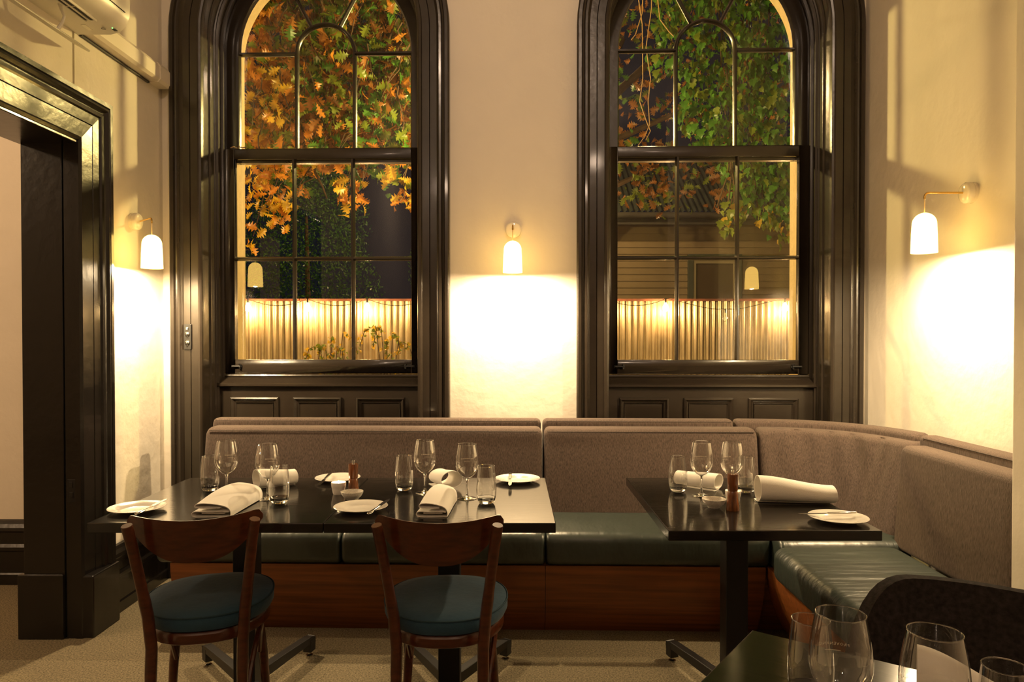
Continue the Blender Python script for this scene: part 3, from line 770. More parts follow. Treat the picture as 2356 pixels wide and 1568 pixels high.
make_chair((-0.975, 2.34, 0), radians(13), 'dark walnut bistro chair with blue velvet cushion at the table nearest the doorway')
make_chair((-0.210, 2.315, 0), radians(0), 'dark walnut bistro chair with blue velvet cushion, the one nearer the right hand table')

# charcoal shell chair behind the near table
sc = thing('shell_chair', 'charcoal upholstered shell chair beyond the diagonal near table', 'chair', (0.862, 1.245, 0), radians(-36.4))
def shell(u, v, off=0.0):
    s = (u - 0.5) * 2                       # -1..1 across
    ang = s * radians(78)
    zt_ = 0.822 - 0.24 * max(0, (abs(s) - 0.50) / 0.50) ** 2.2
    z = 0.40 + (zt_ - 0.40) * v
    flare = 0.20 + 0.055 * (v ** 0.8) + 0.02 * abs(s)
    k = (abs(sin(ang)) ** 2.6 + abs(cos(ang)) ** 2.6) ** (-1 / 2.6)
    return ((flare + off) * k * sin(ang) * 1.04, (flare + off) * k * cos(ang) - 0.03 - 0.0 + 0.05 * (v - 0.5), z)
mb = MB(); NU, NV = 41, 14
out = [shell(i / (NU - 1), j / (NV - 1), 0.012) for j in range(NV) for i in range(NU)]
inn = [shell(i / (NU - 1), j / (NV - 1), -0.012) for j in range(NV) for i in range(NU)]
mb.add(out + inn, [(j * NU + i, j * NU + i + 1, (j + 1) * NU + i + 1, (j + 1) * NU + i) for j in range(NV - 1) for i in range(NU - 1)] +
       [(NU * NV + j * NU + i, NU * NV + (j + 1) * NU + i, NU * NV + (j + 1) * NU + i + 1, NU * NV + j * NU + i + 1) for j in range(NV - 1) for i in range(NU - 1)] +
       [((NV - 1) * NU + i, (NV - 1) * NU + i + 1, NU * NV + (NV - 1) * NU + i + 1, NU * NV + (NV - 1) * NU + i) for i in range(NU - 1)] +
       [(i, NU * NV + i, NU * NV + i + 1, i + 1) for i in range(NU - 1)] +
       [(j * NU, NU * NV + j * NU, NU * NV + (j + 1) * NU, (j + 1) * NU) for j in range(NV - 1)] +
       [(j * NU + NU - 1, (j + 1) * NU + NU - 1, NU * NV + (j + 1) * NU + NU - 1, NU * NV + j * NU + NU - 1) for j in range(NV - 1)])
mb.build('shell', M['shellfab'], sc, smooth=True)
MB().lathe([(0, 0.40), (0.19, 0.40), (0.205, 0.42), (0.205, 0.445), (0.185, 0.462), (0, 0.468)], 40).build('seat', M['shellfab'], sc, smooth=True)
for sx in (-1, 1):
    for sy in (-1, 1):
        MB().tube([(sx * 0.12, sy * 0.12, 0.405), (sx * 0.20, sy * 0.20, 0.0)], [0.016, 0.010], 10).build('leg', M['iron'], sc, smooth=True)

# ------------------------------------------------------------------ tableware
def bowl_r(z):    # wine-glass bowl radius against height above the table, 0.074..0.195
    t = (z - 0.074) / 0.121
    pts = [(0, 0.006), (0.04, 0.017), (0.12, 0.0275), (0.25, 0.0375), (0.38, 0.0415), (0.5, 0.0418), (0.65, 0.0402), (0.8, 0.0372), (1.0, 0.0325)]
    for (a, ra), (b, rb) in zip(pts, pts[1:]):
        if t <= b: 
            s = (t - a) / (b - a); return ra + (rb - ra) * s
    return pts[-1][1]
text_cache = {}
def text_mesh(body, size):
    cu = bpy.data.curves.new('etched', 'FONT'); cu.body = body; cu.size = size; cu.align_x = 'CENTER'; cu.resolution_u = 1; cu.space_character = 1.18
    ob = bpy.data.objects.new('etched', cu); C.objects.link(ob)
    dg = bpy.context.evaluated_depsgraph_get(); me = bpy.data.meshes.new_from_object(ob.evaluated_get(dg))
    bpy.data.objects.remove(ob); return me
tm = text_mesh('PROVENANCE', 0.0062)
tv = [v.co.copy() for v in tm.vertices]; tf = [tuple(p.vertices) for p in tm.polygons]
def etched_mesh():
    mb = MB(); vs = []
    for v in tv:
        z = 0.134 + v.y; r = bowl_r(z) + 0.0003; a = v.x / r
        vs.append((r * sin(a), -r * cos(a), z))
    mb.add(vs, tf)
    for k in range(6):
        a0 = (-0.011 + 0.022 * k / 6) / 0.042; a1 = (-0.011 + 0.022 * (k + 1) / 6) / 0.042; r = bowl_r(0.1265) + 0.0003
        mb.add([(r * sin(a0), -r * cos(a0), 0.1262), (r * sin(a1), -r * cos(a1), 0.1262), (r * sin(a1), -r * cos(a1), 0.1269), (r * sin(a0), -r * cos(a0), 0.1269)], [(0, 1, 2, 3)])
    return mb
def make_wine(loc, rz, label):
    t = thing('wine_glass', label, 'wine glass', loc, rz)
    prof = [(bowl_r(0.074 + 0.121 * k / 26), 0.074 + 0.121 * k / 26) for k in range(27)]
    prof = [(0.0, 0.0725)] + prof
    b = MB().lathe(prof, 48).build('bowl', M['bowlglass'], t, smooth=True, fix=False)
    mb = MB().tube([(0.0325 * cos(2 * pi * k / 48), 0.0325 * sin(2 * pi * k / 48), 0.195) for k in range(49)], 0.0008, 6, caps=False)
    mb.build('rim', M['solidglass'], t, smooth=True)
    MB().lathe([(0, 0.0015), (0.033, 0.0), (0.0345, 0.0008), (0.033, 0.002), (0.018, 0.0042), (0.008, 0.008), (0.0045, 0.014), (0.0036, 0.03), (0.0036, 0.055), (0.0048, 0.066), (0.0075, 0.0725), (0.004, 0.0750), (0, 0.0752)], 32).build('stem_and_foot', M['solidglass'], t, smooth=True)
    etched_mesh().build('etched_lettering', M['etch'], t, fix=False)
    return t
def tum_r(z):
    t = z / 0.130
    pts = [(0, 0.021), (0.03, 0.0255), (0.10, 0.0305), (0.22, 0.0338), (0.38, 0.0350), (0.55, 0.0343), (0.75, 0.0320), (1.0, 0.0285)]
    for (a, ra), (b, rb) in zip(pts, pts[1:]):
        if t <= b: return ra + (rb - ra) * (t - a) / (b - a)
    return pts[-1][1]
def make_tumbler(loc, label):
    t = thing('water_tumbler', label, 'tumbler', loc)
    MB().lathe([(tum_r(0.016 + 0.114 * k / 22), 0.016 + 0.114 * k / 22) for k in range(23)], 44).build('wall', M['bowlglass'], t, smooth=True, fix=False)
    MB().tube([(0.0285 * cos(2 * pi * k / 44), 0.0285 * sin(2 * pi * k / 44), 0.130) for k in range(45)], 0.0009, 6, caps=False).build('rim', M['solidglass'], t, smooth=True)
    MB().lathe([(0, 0.0), (0.019, 0.0), (0.0245, 0.002), (0.0300, 0.0105), (0.0322, 0.020), (0.0312, 0.022), (0.026, 0.0145), (0.012, 0.0115), (0, 0.011)], 40).build('thick_base', M['solidglass'], t, smooth=True)
    return t
T1 = 'first table from the doorway'
wines = [((520, 1137), 180, 'wine glass at the back left of the table nearest the doorway, beside the left tumbler'),
         ((614.5, 1149), 180, 'wine glass in front of the looped napkin on the table nearest the doorway'),
         ((977, 1135), 175, 'wine glass beside the back tumbler on the middle table'),
         ((1074.5, 1148), 185, 'wine glass between napkin and front right tumbler on the middle table'),
         ((1615, 1141), 172, 'wine glass behind the small bowl on the corner bench table'),
         ((1685, 1142), 200, 'wine glass directly behind the pepper mill on the corner bench table')]
first = None
for (p, rz, lab) in wines:
    l = on_table(*p); 
    if first is None: first = make_wine(l, radians(rz), lab); 
    else: dup(first, l, radians(rz), lab)
dup(first, (0.456, 1.005, 0.75), radians(170), 'large looking wine glass with readable lettering on the near diagonal table')
dup(first, (0.550, 0.942, 0.75), radians(250), 'wine glass in front of the pale napkin on the near diagonal table')
tumb = [((482, 1129), 'tumbler at far left of the table nearest the doorway'),
        ((641, 1158), 'tumbler right of the looped napkin on the table nearest the doorway'),
        ((929, 1128), 'tumbler at the back left of the middle table'),
        ((1119, 1158), 'tumbler at the front right of the middle table'),
        ((1561, 1131), 'tumbler at the left side of the corner bench table'),
        ((1718, 1133), 'tumbler behind the pepper mill, beside the big napkin')]
first_t = None
for p, lab in tumb:
    l = on_table(*p)
    if first_t is None: first_t = make_tumbler(l, lab)
    else: dup(first_t, l, 0, lab)
dup(first_t, (0.474, 1.150, 0.75), 0, 'tumbler left of the lettered wine glass on the near diagonal table')
dup(first_t, (0.672, 0.985, 0.75), 0, 'tumbler at the picture edge on the near diagonal table, cut off by the frame')

def make_plate(loc, label):
    t = thing('side_plate', label, 'plate', loc)
    MB().lathe([(0, 0.004), (0.046, 0.004), (0.052, 0.0055), (0.058, 0.009), (0.085, 0.0150), (0.0885, 0.0155), (0.0895, 0.0145), (0.086, 0.0125), (0.058, 0.0055), (0.050, 0.0018), (0.047, 0.0), (0.043, 0.0), (0.042, 0.0015), (0, 0.0015)], 64).build('dish', M['china'], t, smooth=True)
    return t
plates = [((313, 1176), 'white side plate at the far left corner of the tables'), ((776, 1106), 'white side plate at the bench side behind the candle'),
          ((829, 1174), 'white side plate at the front of the middle table seam'), ((1191, 1108), 'white side plate at the back right corner of the middle table'),
          ((1931, 1199), 'white side plate at the right corner of the corner bench table')]
fp = None
for p, lab in plates:
    l = on_table(*p)
    fp_ = make_plate(l, lab) if fp is None else dup(fp, l, 0, lab)
    fp = fp or fp_
def make_knife(a, b, z_a, z_b, label):
    """a = handle end, b = blade tip"""
    a = Vector((a[0], a[1], z_a)); b = Vector((b[0], b[1], z_b)); d = b - a; L_ = d.length
    t = thing('butter_knife', label, 'knife', a)
    t.rotation_euler = d.to_track_quat('X', 'Z').to_euler()
    h = L_ * 0.50
    MB().tube([(0, 0, 0), (0.004, 0, 0), (h * 0.4, 0, 0), (h - 0.004, 0, 0), (h, 0, 0)], [0.003, 0.0062, 0.0058, 0.0042, 0.0038], 10, flat=0.6).build('handle', M['steel'], t, smooth=True, rot=(radians(90), 0, 0))
    o2 = [(h, 0.003), (h + 0.01, 0.0075), (h + L_ * 0.25, 0.0090), (L_ * 0.93, 0.0070), (L_, 0.000), (L_ * 0.9, -0.0045), (h + 0.01, -0.0045), (h, -0.003)]
    n = len(o2)
    MB().add([(x, y, 0.0006) for x, y in o2] + [(x, y, -0.0006) for x, y in o2], [tuple(range(n)), tuple(range(2 * n - 1, n - 1, -1))] + [(i, i + n, (i + 1) % n + n, (i + 1) % n) for i in range(n)]).build('blade', M['steel'], t)
    return t
ZP = 0.75 + 0.0195
def kp(px, py): v = on_table(px, py, 0.768); return (v.x, v.y)
make_knife(kp(309, 1185), kp(383, 1153), ZP, ZP + 0.006, 'steel butter knife across the far left side plate')
make_knife(kp(760, 1089), kp(729, 1119), ZP, ZP, 'steel butter knife on the plate behind the candle')
make_knife(kp(846, 1184), kp(896, 1152), ZP, ZP + 0.004, 'steel butter knife on the plate by the table seam')
make_knife(kp(1174, 1089), kp(1172, 1119), ZP, ZP, 'steel butter knife on the back right plate of the middle table')
make_knife(kp(1973, 1182), kp(1838, 1184), ZP + 0.002, ZP, 'steel butter knife on the right corner plate, blade over the table')

def make_mill(loc, label, h=0.118):
    t = thing('pepper_mill', label, 'pepper mill', loc)
    s = h / 0.118
    MB().lathe([(0, 0), (0.0215, 0), (0.0222, 0.002 * s), (0.0195, 0.022 * s), (0.0168, 0.048 * s), (0.0160, 0.062 * s), (0.0150, 0.0632 * s), (0, 0.0632 * s)], 36).build('body', M['millwood'], t, smooth=True)
    MB().lathe([(0, 0.0636 * s), (0.0155, 0.0636 * s), (0.0166, 0.066 * s), (0.0172, 0.090 * s), (0.0178, 0.114 * s), (0.0170, 0.118 * s), (0, 0.118 * s)], 36).build('cap', M['millwood'], t, smooth=True)
    MB().lathe([(0, 0.1175 * s), (0.0052, 0.1175 * s), (0.0048, 0.120 * s), (0.0050, 0.130 * s), (0.0035, 0.132 * s), (0, 0.132 * s)], 20).build('knob', M['steel'], t, smooth=True)
    return t
make_mill(on_table(812, 1138), 'tapered wooden pepper mill beside the candle, on the left tables', 0.112)
make_mill(on_table(1687, 1174), 'tapered wooden pepper mill on the corner bench table', 0.120)
def make_bowl(loc, label):
    t = thing('salt_bowl', label, 'bowl', loc)
    MB().lathe([(0, 0.003), (0.018, 0.0), (0.020, 0.0005), (0.021, 0.004), (0.032, 0.012), (0.0385, 0.024), (0.0395, 0.030), (0.0375, 0.030), (0.0355, 0.024), (0.028, 0.013), (0.012, 0.007), (0, 0.006)], 44).build('dish', M['speckle'], t, smooth=True)
    return t
make_bowl(on_table(809, 1150), 'small speckled bowl below the candle on the left tables')
make_bowl(on_table(1644, 1168), 'small speckled bowl left of the pepper mill on the corner bench table')
def make_candle(loc, label, lit):
    t = thing('tealight_holder', label, 'candle', loc)
    MB().lathe([(0, 0), (0.019, 0), (0.0205, 0.003), (0.0225, 0.012), (0.0235, 0.018), (0.0232, 0.021), (0.0262, 0.028), (0.0272, 0.042), (0.0262, 0.044), (0.0245, 0.042), (0.0235, 0.030), (0.021, 0.024), (0, 0.024)], 40).build('cup', M['china'], t, smooth=True)
    MB().lathe([(0, 0.0245), (0.0195, 0.0245), (0.0195, 0.034), (0.018, 0.035), (0, 0.034)], 28).build('wax', M['wax'], t, smooth=True)
    f = MB().lathe([(0, 0), (0.0022, 0.002), (0.0028, 0.005), (0.0016, 0.010), (0, 0.015)], 12, (0, 0, 0.036)).build('flame', M['flame'], t, smooth=True)
    point_light('candle_glow', Vector(loc) + Vector((0, 0, 0.046)), 0.28 if lit else 0.06, (1.0, 0.66, 0.33), 0.004)
    return t
make_candle(on_table(778, 1137), 'lit tealight in a white pinched cup beside the wooden mill on the left tables', True)
make_candle(on_table(1688, 1158), 'tealight in a white pinched cup half hidden behind the mill on the corner bench table', False)

# napkins: a strip of layered linen rolled into a loop; profile in (across, up), extruded along x
def napkin_obj(loc, rz, label, L_, W0, H0, W1, H1, style, bow=0.0, skew=0.0):
    """loc = centre of the near end on the table, +x runs to the far end"""
    t = thing('napkin', label, 'napkin', loc, rz)
    def prof_fold(W_, H_):       # flat S-fold, layers stacked (as seen at the cut end)
        P = [(-0.50, 0.05), (0.30, 0.03), (0.47, 0.10), (0.50, 0.30), (0.40, 0.42), (0.10, 0.36), (-0.30, 0.40), (-0.46, 0.34)]
        Q = [(-0.50, 0.05), (-0.52, 0.35), (-0.44, 0.66), (-0.15, 0.84), (0.15, 0.92), (0.34, 0.90), (0.42, 0.76), (0.36, 0.62), (0.05, 0.60), (-0.25, 0.62)]
        return [P[::-1] + Q]
    def prof_loop(W_, H_):
        P = []
        for k in range(33):
            a = radians(-100 + 380 * k / 32); rr = 1.0 - 0.10 * k / 32
            P.append((0.46 * rr * cos(a), 0.5 + 0.47 * rr * sin(a)))
        # a tail of cloth flat on the table
        return [[(0.46, 0.015), (0.2, 0.012)] + P]
    base = (prof_fold if style == 'fold' else prof_loop)(1, 1)[0]
    # smooth the polyline
    P = [Vector(p) for p in base]
    for _ in range(2):
        Q = [P[0]]
        for a, b in zip(P, P[1:]): Q += [a.lerp(b, 0.25), a.lerp(b, 0.75)]
        Q.append(P[-1]); P = Q
    n = len(P); NS = 16; th = 0.0021
    outs = []; inns = []
    for j in range(NS):
        s = j / (NS - 1)
        e = 3 * s * s - 2 * s ** 3
        W_ = W0 + (W1 - W0) * e; H_ = H0 + (H1 - H0) * e + bow * sin(pi * s)
        pts = [Vector((p.x * W_, p.y * H_)) for p in P]
        for i in range(n):
            d = (pts[min(i + 1, n - 1)] - pts[max(i - 1, 0)]).normalized(); nn = Vector((-d.y, d.x)) * (th / 2)
            xx = L_ * s + skew * (pts[i].x) * (1 if s < 0.5 else 1)
            for lst, sg in ((outs, 1), (inns, -1)):
                q = pts[i] + nn * sg
                lst.append((xx, q.x, max(0.0006, q.y)))
    vs = outs + inns; o_ = len(outs); fs = []
    for j in range(NS - 1):
        for i in range(n - 1):
            a = j * n + i; fs.append((a, a + 1, a + n + 1, a + n)); fs.append((o_ + a, o_ + a + n, o_ + a + n + 1, o_ + a + 1))
    for i in range(n - 1): fs.append((i, o_ + i, o_ + i + 1, i + 1)); a = (NS - 1) * n + i; fs.append((a, a + 1, o_ + a + 1, o_ + a))
    for j in range(NS - 1):
        for i in (0, n - 1): a = j * n + i; fs.append((a, a + n, o_ + a + n, o_ + a))
    MB().add(vs, fs).build('cloth', M['napkin'], t, smooth=True)
    # inner tongue of the roll
    mb = MB()
    tv_ = [(0.012, -W0 * 0.34, H0 * 0.20), (0.012, W0 * 0.30, H0 * 0.16), (L_ - 0.01, W1 * 0.30, H1 * 0.16), (L_ - 0.01, -W1 * 0.34, H1 * 0.20)]
    mb.add(tv_ + [(a, b, c + 0.006) for a, b, c in tv_], [(0, 1, 2, 3), (7, 6, 5, 4), (0, 4, 5, 1), (1, 5, 6, 2), (2, 6, 7, 3), (3, 7, 4, 0)])
    if style == 'fold': mb.build('inner_fold', M['napkin'], t, bevel=0.002)
    return t
def nk(px, py): return on_table(px, py)
napkin_obj(nk(482, 1192), radians(86), 'folded white napkin lying end on at the front of the table nearest the doorway', 0.26, 0.120, 0.050, 0.110, 0.066, 'fold', 0.012, -0.15)
napkin_obj(nk(588, 1126), radians(38), 'looped white napkin behind the wine glass on the table nearest the doorway', 0.15, 0.098, 0.078, 0.085, 0.062, 'loop', 0.0)
napkin_obj(nk(992, 1192), radians(85), 'folded white napkin lying end on at the front of the middle table', 0.23, 0.098, 0.050, 0.085, 0.066, 'fold', 0.012, -0.1)
napkin_obj(nk(1040, 1126), radians(118), 'looped white napkin behind the wine glass on the middle table', 0.13, 0.100, 0.072, 0.095, 0.060, 'loop', 0.0)
napkin_obj(nk(1655, 1127), radians(140), 'looped white napkin pointing back left on the corner bench table', 0.17, 0.090, 0.062, 0.075, 0.055, 'loop', 0.0)
napkin_obj(nk(1745, 1156), radians(-4), 'large rolled white napkin lying across the right side of the corner bench table', 0.255, 0.110, 0.098, 0.110, 0.064, 'loop', 0.0)
napkin_obj((0.624, 1.115, 0.75), radians(-28), 'pale looped napkin behind the wine glass on the near diagonal table', 0.15, 0.085, 0.108, 0.085, 0.055, 'loop', 0.0)

# ------------------------------------------------------------------ the yard
struct(MB().box(-14, 14, 4.42, 24, -0.12, -0.05).build('yard_ground', M['ground']), 'dark gravel ground of the yard outside', 'ground')
FY = 9.2
fence = thing('corrugated_fence', 'corrugated galvanised iron fence glowing behind both windows', 'fence', (0, FY, -0.05))
def corr_mesh(w_, h_, wl, amp, ny=1):
    n = int(w_ / wl * 10)
    vs = [(w_ * i / n, amp * cos(2 * pi * (w_ * i / n) / wl), h_ * j / ny) for j in range(ny + 1) for i in range(n + 1)]
    fs = [(j * (n + 1) + i, j * (n + 1) + i + 1, (j + 1) * (n + 1) + i + 1, (j + 1) * (n + 1) + i) for j in range(ny) for i in range(n)]
    return MB().add(vs, fs)
sh = corr_mesh(0.76, 1.82, 0.076, 0.016).build('corrugated_sheet', M['zinc'], fence, smooth=True, fix=False); sh.location = (-5.32, 0, 0)
for k in range(1, 14):
    s2 = sh.copy(); C.objects.link(s2); s2.parent = fence; s2.location = (-5.32 + 0.76 * k, 0.003 * (k % 2), random.Random(k).uniform(-0.006, 0.006))
for k in range(4):
    MB().box(-5.35 + k * 2.68, -5.35 + (k + 1) * 2.68 - 0.01, -0.035, 0.035, 1.815, 1.845).build('top_rail', M['rust'], fence)
sl = thing('festoon_lights', 'string of filament bulbs hung along the corrugated fence', 'string lights', (0, 8.98, 0))
bx = [-3.256 + 0.7357 * k for k in range(-2, 11)]
cab = []
zs_b = {}
for k, x in enumerate(bx):
    unlit = (k == 2 + 8)
    z = 1.66 if unlit else 1.785
    zs_b[k] = z; cab.append((x, z))
pts = []
for (x0, z0), (x1, z1) in zip(cab, cab[1:]):
    for j in range(8):
        s = j / 8; pts.append((x0 + (x1 - x0) * s, 0.0, z0 + (z1 - z0) * (s if z0 == z1 else (3 * s * s - 2 * s ** 3)) - 0.085 * 4 * s * (1 - s) * (1 if z0 == z1 else 0.25)))
MB().tube(pts, 0.004, 5).build('cable', M['wire'], sl)
for k, x in enumerate(bx):
    z = zs_b[k]
    MB().tube([(x, 0, z), (x, 0, z - 0.05)], 0.010, 8).build('bulb_holder', M['wire'], sl)
    lit = k != 10
    b = MB().lathe([(0.012, 0), (0.020, -0.02), (0.034, -0.05), (0.037, -0.07), (0.026, -0.098), (0, -0.108)], 16, (x, 0, z - 0.05)).build('bulb', M['bulb_on'] if lit else M['bowlglass'], sl, smooth=True, fix=False)
    b['label'] = 'lit filament bulb' if lit else 'unlit clear bulb'
    if not lit: MB().tube([(x, 0, z - 0.06), (x - 0.006, 0, z - 0.12), (x + 0.006, 0, z - 0.12), (x, 0, z - 0.06)], 0.0015, 5).build('filament', M['brass'], b)
    if lit and -3.6 < x < 3.6: point_light('festoon_bulb', (x, 9.075, z - 0.16), 21 if abs(x) > 1.2 else 8, (1.0, 0.60, 0.24), 0.035)

# weatherboard house
HY = 12.4
hs = thing('weatherboard_house', 'cream weatherboard house with corrugated roof beyond the fence', 'house', (0, HY, -0.05))
board = MB().add([(0, 0, 0), (6.6, 0, 0), (6.6, -0.022, 0), (0, -0.022, 0), (0, 0, 0.122), (6.6, 0, 0.122), (6.6, -0.004, 0.122), (0, -0.004, 0.122)],
                 [(0, 1, 2, 3), (4, 7, 6, 5), (3, 2, 6, 7), (0, 4, 5, 1), (0, 3, 7, 4), (1, 5, 6, 2)]).build('weatherboard', M['boards'], hs); board.location = (-0.9, 0, 0.6)
for k in range(1, 24):
    s2 = board.copy(); C.objects.link(s2); s2.parent = hs; s2.location = (-0.9, 0, 0.6 + 0.114 * k)
MB().box(-0.9, 5.7, 0.001, 0.15, 0, 3.4).build('wall_frame', M['fascia'], hs)
MB().box(-1.1, 5.9, -0.30, 0.0, 3.26, 3.30).build('soffit', M['boards'], hs)
MB().box(-1.1, 5.9, -0.33, -0.30, 3.22, 3.36).build('fascia_board', M['fascia'], hs)
MB().tube([(-1.15, -0.38, 3.36), (5.95, -0.38, 3.36)], 0.055, 12).build('gutter', M['fascia'], hs)
rsheet = corr_mesh(0.76, 2.7, 0.095, 0.018).build('roof_sheet', M['roofiron'], hs, smooth=True, fix=False)
rsheet.location = (-1.1, -0.40, 3.42); rsheet.rotation_euler = (radians(-55), 0, 0)
for k in range(1, 9):
    s2 = rsheet.copy(); C.objects.link(s2); s2.parent = hs; s2.location = (-1.1 + 0.76 * k, -0.40, 3.42); 
hw = MB()
hw.box(2.98, 3.07, -0.07, 0.0, 1.5, 2.75); hw.box(3.80, 3.89, -0.07, 0.0, 1.5, 2.75); hw.box(2.98, 3.89, -0.075, 0.0, 2.66, 2.76)
fr = hw.build('window_surround', M['greenframe'], hs, bevel=0.005)
hw = MB(); hw.box(3.07, 3.12, -0.055, 0.0, 1.5, 2.66); hw.box(3.75, 3.80, -0.055, 0.0, 1.5, 2.66); hw.box(3.07, 3.80, -0.056, 0.0, 2.60, 2.66)
hw.build('window_sash', M['creamframe'], hs, bevel=0.004)
MB().box(3.12, 3.75, -0.035, -0.03, 1.5, 2.60).build('window_pane', M['darkpane'], hs)

# ---- foliage
def leaf_data(name, kind, material, size):
    if kind == 'oak':
        t = [0, 0.10, 0.17, 0.27, 0.34, 0.45, 0.53, 0.65, 0.73, 0.85, 0.92, 1.0]
        w_ = [0.010, 0.015, 0.15, 0.06, 0.30, 0.10, 0.42, 0.13, 0.36, 0.12, 0.15, 0.0]
        k = [0, 0, 0.03, 0, 0.05, 0, 0.07, 0, 0.07, 0, 0.04, 0]
    else:
        t = [0, 0.04, 0.12, 0.30, 0.42, 0.58, 0.72, 1.0]; w_ = [0.02, 0.22, 0.42, 0.50, 0.30, 0.38, 0.20, 0.0]; k = [0, -0.08, 0, 0, 0, 0.06, 0, 0]
    vs = []; fs = []
    n = len(t)
    for i in range(n):
        z = -0.35 * (t[i] - 0.3) ** 2
        vs += [(0, t[i], z), (w_[i], t[i] + k[i], z + 0.22 * w_[i]), (-w_[i], t[i] + k[i], z + 0.22 * w_[i])]
    for i in range(n - 1):
        a = i * 3; b = a + 3
        fs += [(a, a + 1, b + 1, b), (a, b, b + 2, a + 2)]
    return [(x * size, y * size, z * size) for x, y, z in vs], fs
def frame_px(p):
    return (1178 + p[0] / p[1] * F, 772 - (p[2] - EYE) / p[1] * F)
def in_window(p):
    x, y = frame_px(p)
    return (545 < x < 955 or 1415 < x < 1835) and -5 < y < 830
def make_foliage(root, leaves, kind, mats, size, max_parts=300):
    """leaves: list of (pos, rotation matrix, scale, colour index); nearest visible ones become parts, the rest one 'stuff' mesh"""
    loc = Vector(root.location)
    vis = sorted([l for l in leaves if in_window(l[0])], key=lambda l: l[0][1] / l[2])[:max_parts]
    ids = set(id(l) for l in vis)
    datas = []
    for m_ in mats:
        v, f = leaf_data('leaf', kind, m_, size)
        me = bpy.data.meshes.new('leaf'); me.from_pydata(v, [], f); me.materials.append(m_); datas.append(me)
    for l in vis:
        o = bpy.data.objects.new('leaf', datas[l[3]]); C.objects.link(o); o.parent = root
        o.matrix_local = Matrix.Translation(Vector(l[0]) - loc) @ l[1].to_4x4() @ Matrix.Scale(l[2], 4)
    v, f = leaf_data('leaf', kind, None, size)
    mb = MB()
    for l in leaves:
        if id(l) in ids: continue
        mb.cur = l[3]; R3 = l[1]
        mb.add([(R3 @ (Vector(p) * l[2])) + Vector(l[0]) - loc for p in v], f)
    if mb.v:
        o = mb.build('foliage', mats, root, fix=False); o['kind'] = 'stuff'
def rnd_rot(rng, droop=0.6):
    d = Vector((rng.gauss(0, 1), rng.gauss(0, 1), rng.gauss(0, 0.7) - droop)).normalized()
    q = d.to_track_quat('Y', 'Z'); return (q.to_matrix() @ Matrix.Rotation(rng.uniform(-pi, pi) * 0.8, 3, 'Y'))
def twig_path(rng, a, b, wob=0.06, n=5):
    a, b = Vector(a), Vector(b)
    return [a.lerp(b, k / n) + Vector((rng.uniform(-wob, wob), rng.uniform(-wob, wob), rng.uniform(-wob, wob))) * (0 if k in (0,) else 1) for k in range(n + 1)]

# autumn oak behind the left window
rng = random.Random(5)
oak = thing('oak_tree', 'autumn oak with orange and yellow leaves filling the window by the doorway', 'tree', (-3.9, 7.6, -0.05))
ol = Vector(oak.location)
trunk = [(-3.9, 7.6, -0.05), (-3.85, 7.55, 1.5), (-3.7, 7.5, 3.0), (-3.4, 7.4, 4.4), (-3.2, 7.3, 5.6)]
MB().tube([Vector(p) - ol for p in trunk], [0.2, 0.17, 0.15, 0.12, 0.08], 12).build('trunk', M['bark'], oak, smooth=True)
limbs = [[(-3.7, 7.5, 3.0), (-2.9, 7.1, 3.55), (-2.2, 6.9, 3.62), (-1.55, 6.8, 3.85), (-0.7, 6.7, 4.15), (0.2, 6.6, 4.3)],
         [(-3.6, 7.5, 3.4), (-2.8, 7.4, 4.1), (-2.1, 7.3, 4.8), (-1.4, 7.2, 5.3)],
         [(-2.2, 6.9, 3.62), (-2.0, 7.1, 3.1), (-1.85, 7.3, 2.7)], [(-1.2, 6.8, 4.0), (-1.55, 6.9, 3.4), (-1.9, 7.0, 2.9)],
         [(-3.4, 7.4, 4.4), (-2.9, 7.0, 4.9), (-2.4, 6.6, 5.2)], [(-2.6, 7.2, 4.5), (-1.6, 7.0, 4.55), (-0.8, 6.8, 4.9)]]
for k, lb in enumerate(limbs):
    n = len(lb); r0 = 0.042 if k < 2 else 0.022
    fine = []
    for i in range(n - 1):
        for j in range(3): fine.append(Vector(lb[i]).lerp(Vector(lb[i + 1]), j / 3) + Vector((rng.uniform(-.02, .02), 0, rng.uniform(-.02, .02))))
    fine.append(Vector(lb[-1]))
    MB().tube([p - ol for p in fine], [r0 * (1 - 0.65 * i / (len(fine) - 1)) for i in range(len(fine))], 9).build('branch', M['bark'], oak, smooth=True)
leaves = []; tw = MB()
def cluster(c, n, spread, cols, smin=0.75, smax=1.25, store=None):
    for _ in range(n):
        p = Vector(c) + Vector((rng.gauss(0, spread), rng.gauss(0, spread), rng.gauss(0, spread * 0.8)))
        (store if store is not None else leaves).append((p, rnd_rot(rng), rng.uniform(smin, smax), rng.choice(cols)))
# indices: 0 orange 1 yellow 2 olive 3 green 4 brown
for it in range(860):
    X = rng.uniform(-4.0, 0.5); Z = rng.uniform(2.75, 5.4); Y = rng.uniform(6.1, 8.2)
    if it % 4: X = rng.uniform(-0.36, -0.125) * Y; Z = EYE + rng.uniform(0.235, 0.48) * Y
    fx, fy = frame_px((X, Y, Z))
    # leave dark gaps low on the right
    if Z < 3.1 and X > -1.5 and rng.random() < 0.45: continue
    if Z < 2.95 and rng.random() < 0.5: continue
    left = X / Y < -0.30
    cols = [0, 0, 1, 0, 2] if left else [2, 0, 3, 4, 2, 3, 4]
    cluster((X, Y, Z), rng.randint(4, 7), 0.10, cols)
    if rng.random() < 0.5:
        a = Vector((X, Y, Z)); b = a + Vector((rng.uniform(-.25, .25), rng.uniform(-.1, .1), rng.uniform(0.25, 0.6)))
        tw.tube([q - ol for q in twig_path(rng, b, a, 0.03, 4)], [0.007, 0.006, 0.005, 0.004, 0.003], 4, caps=False)
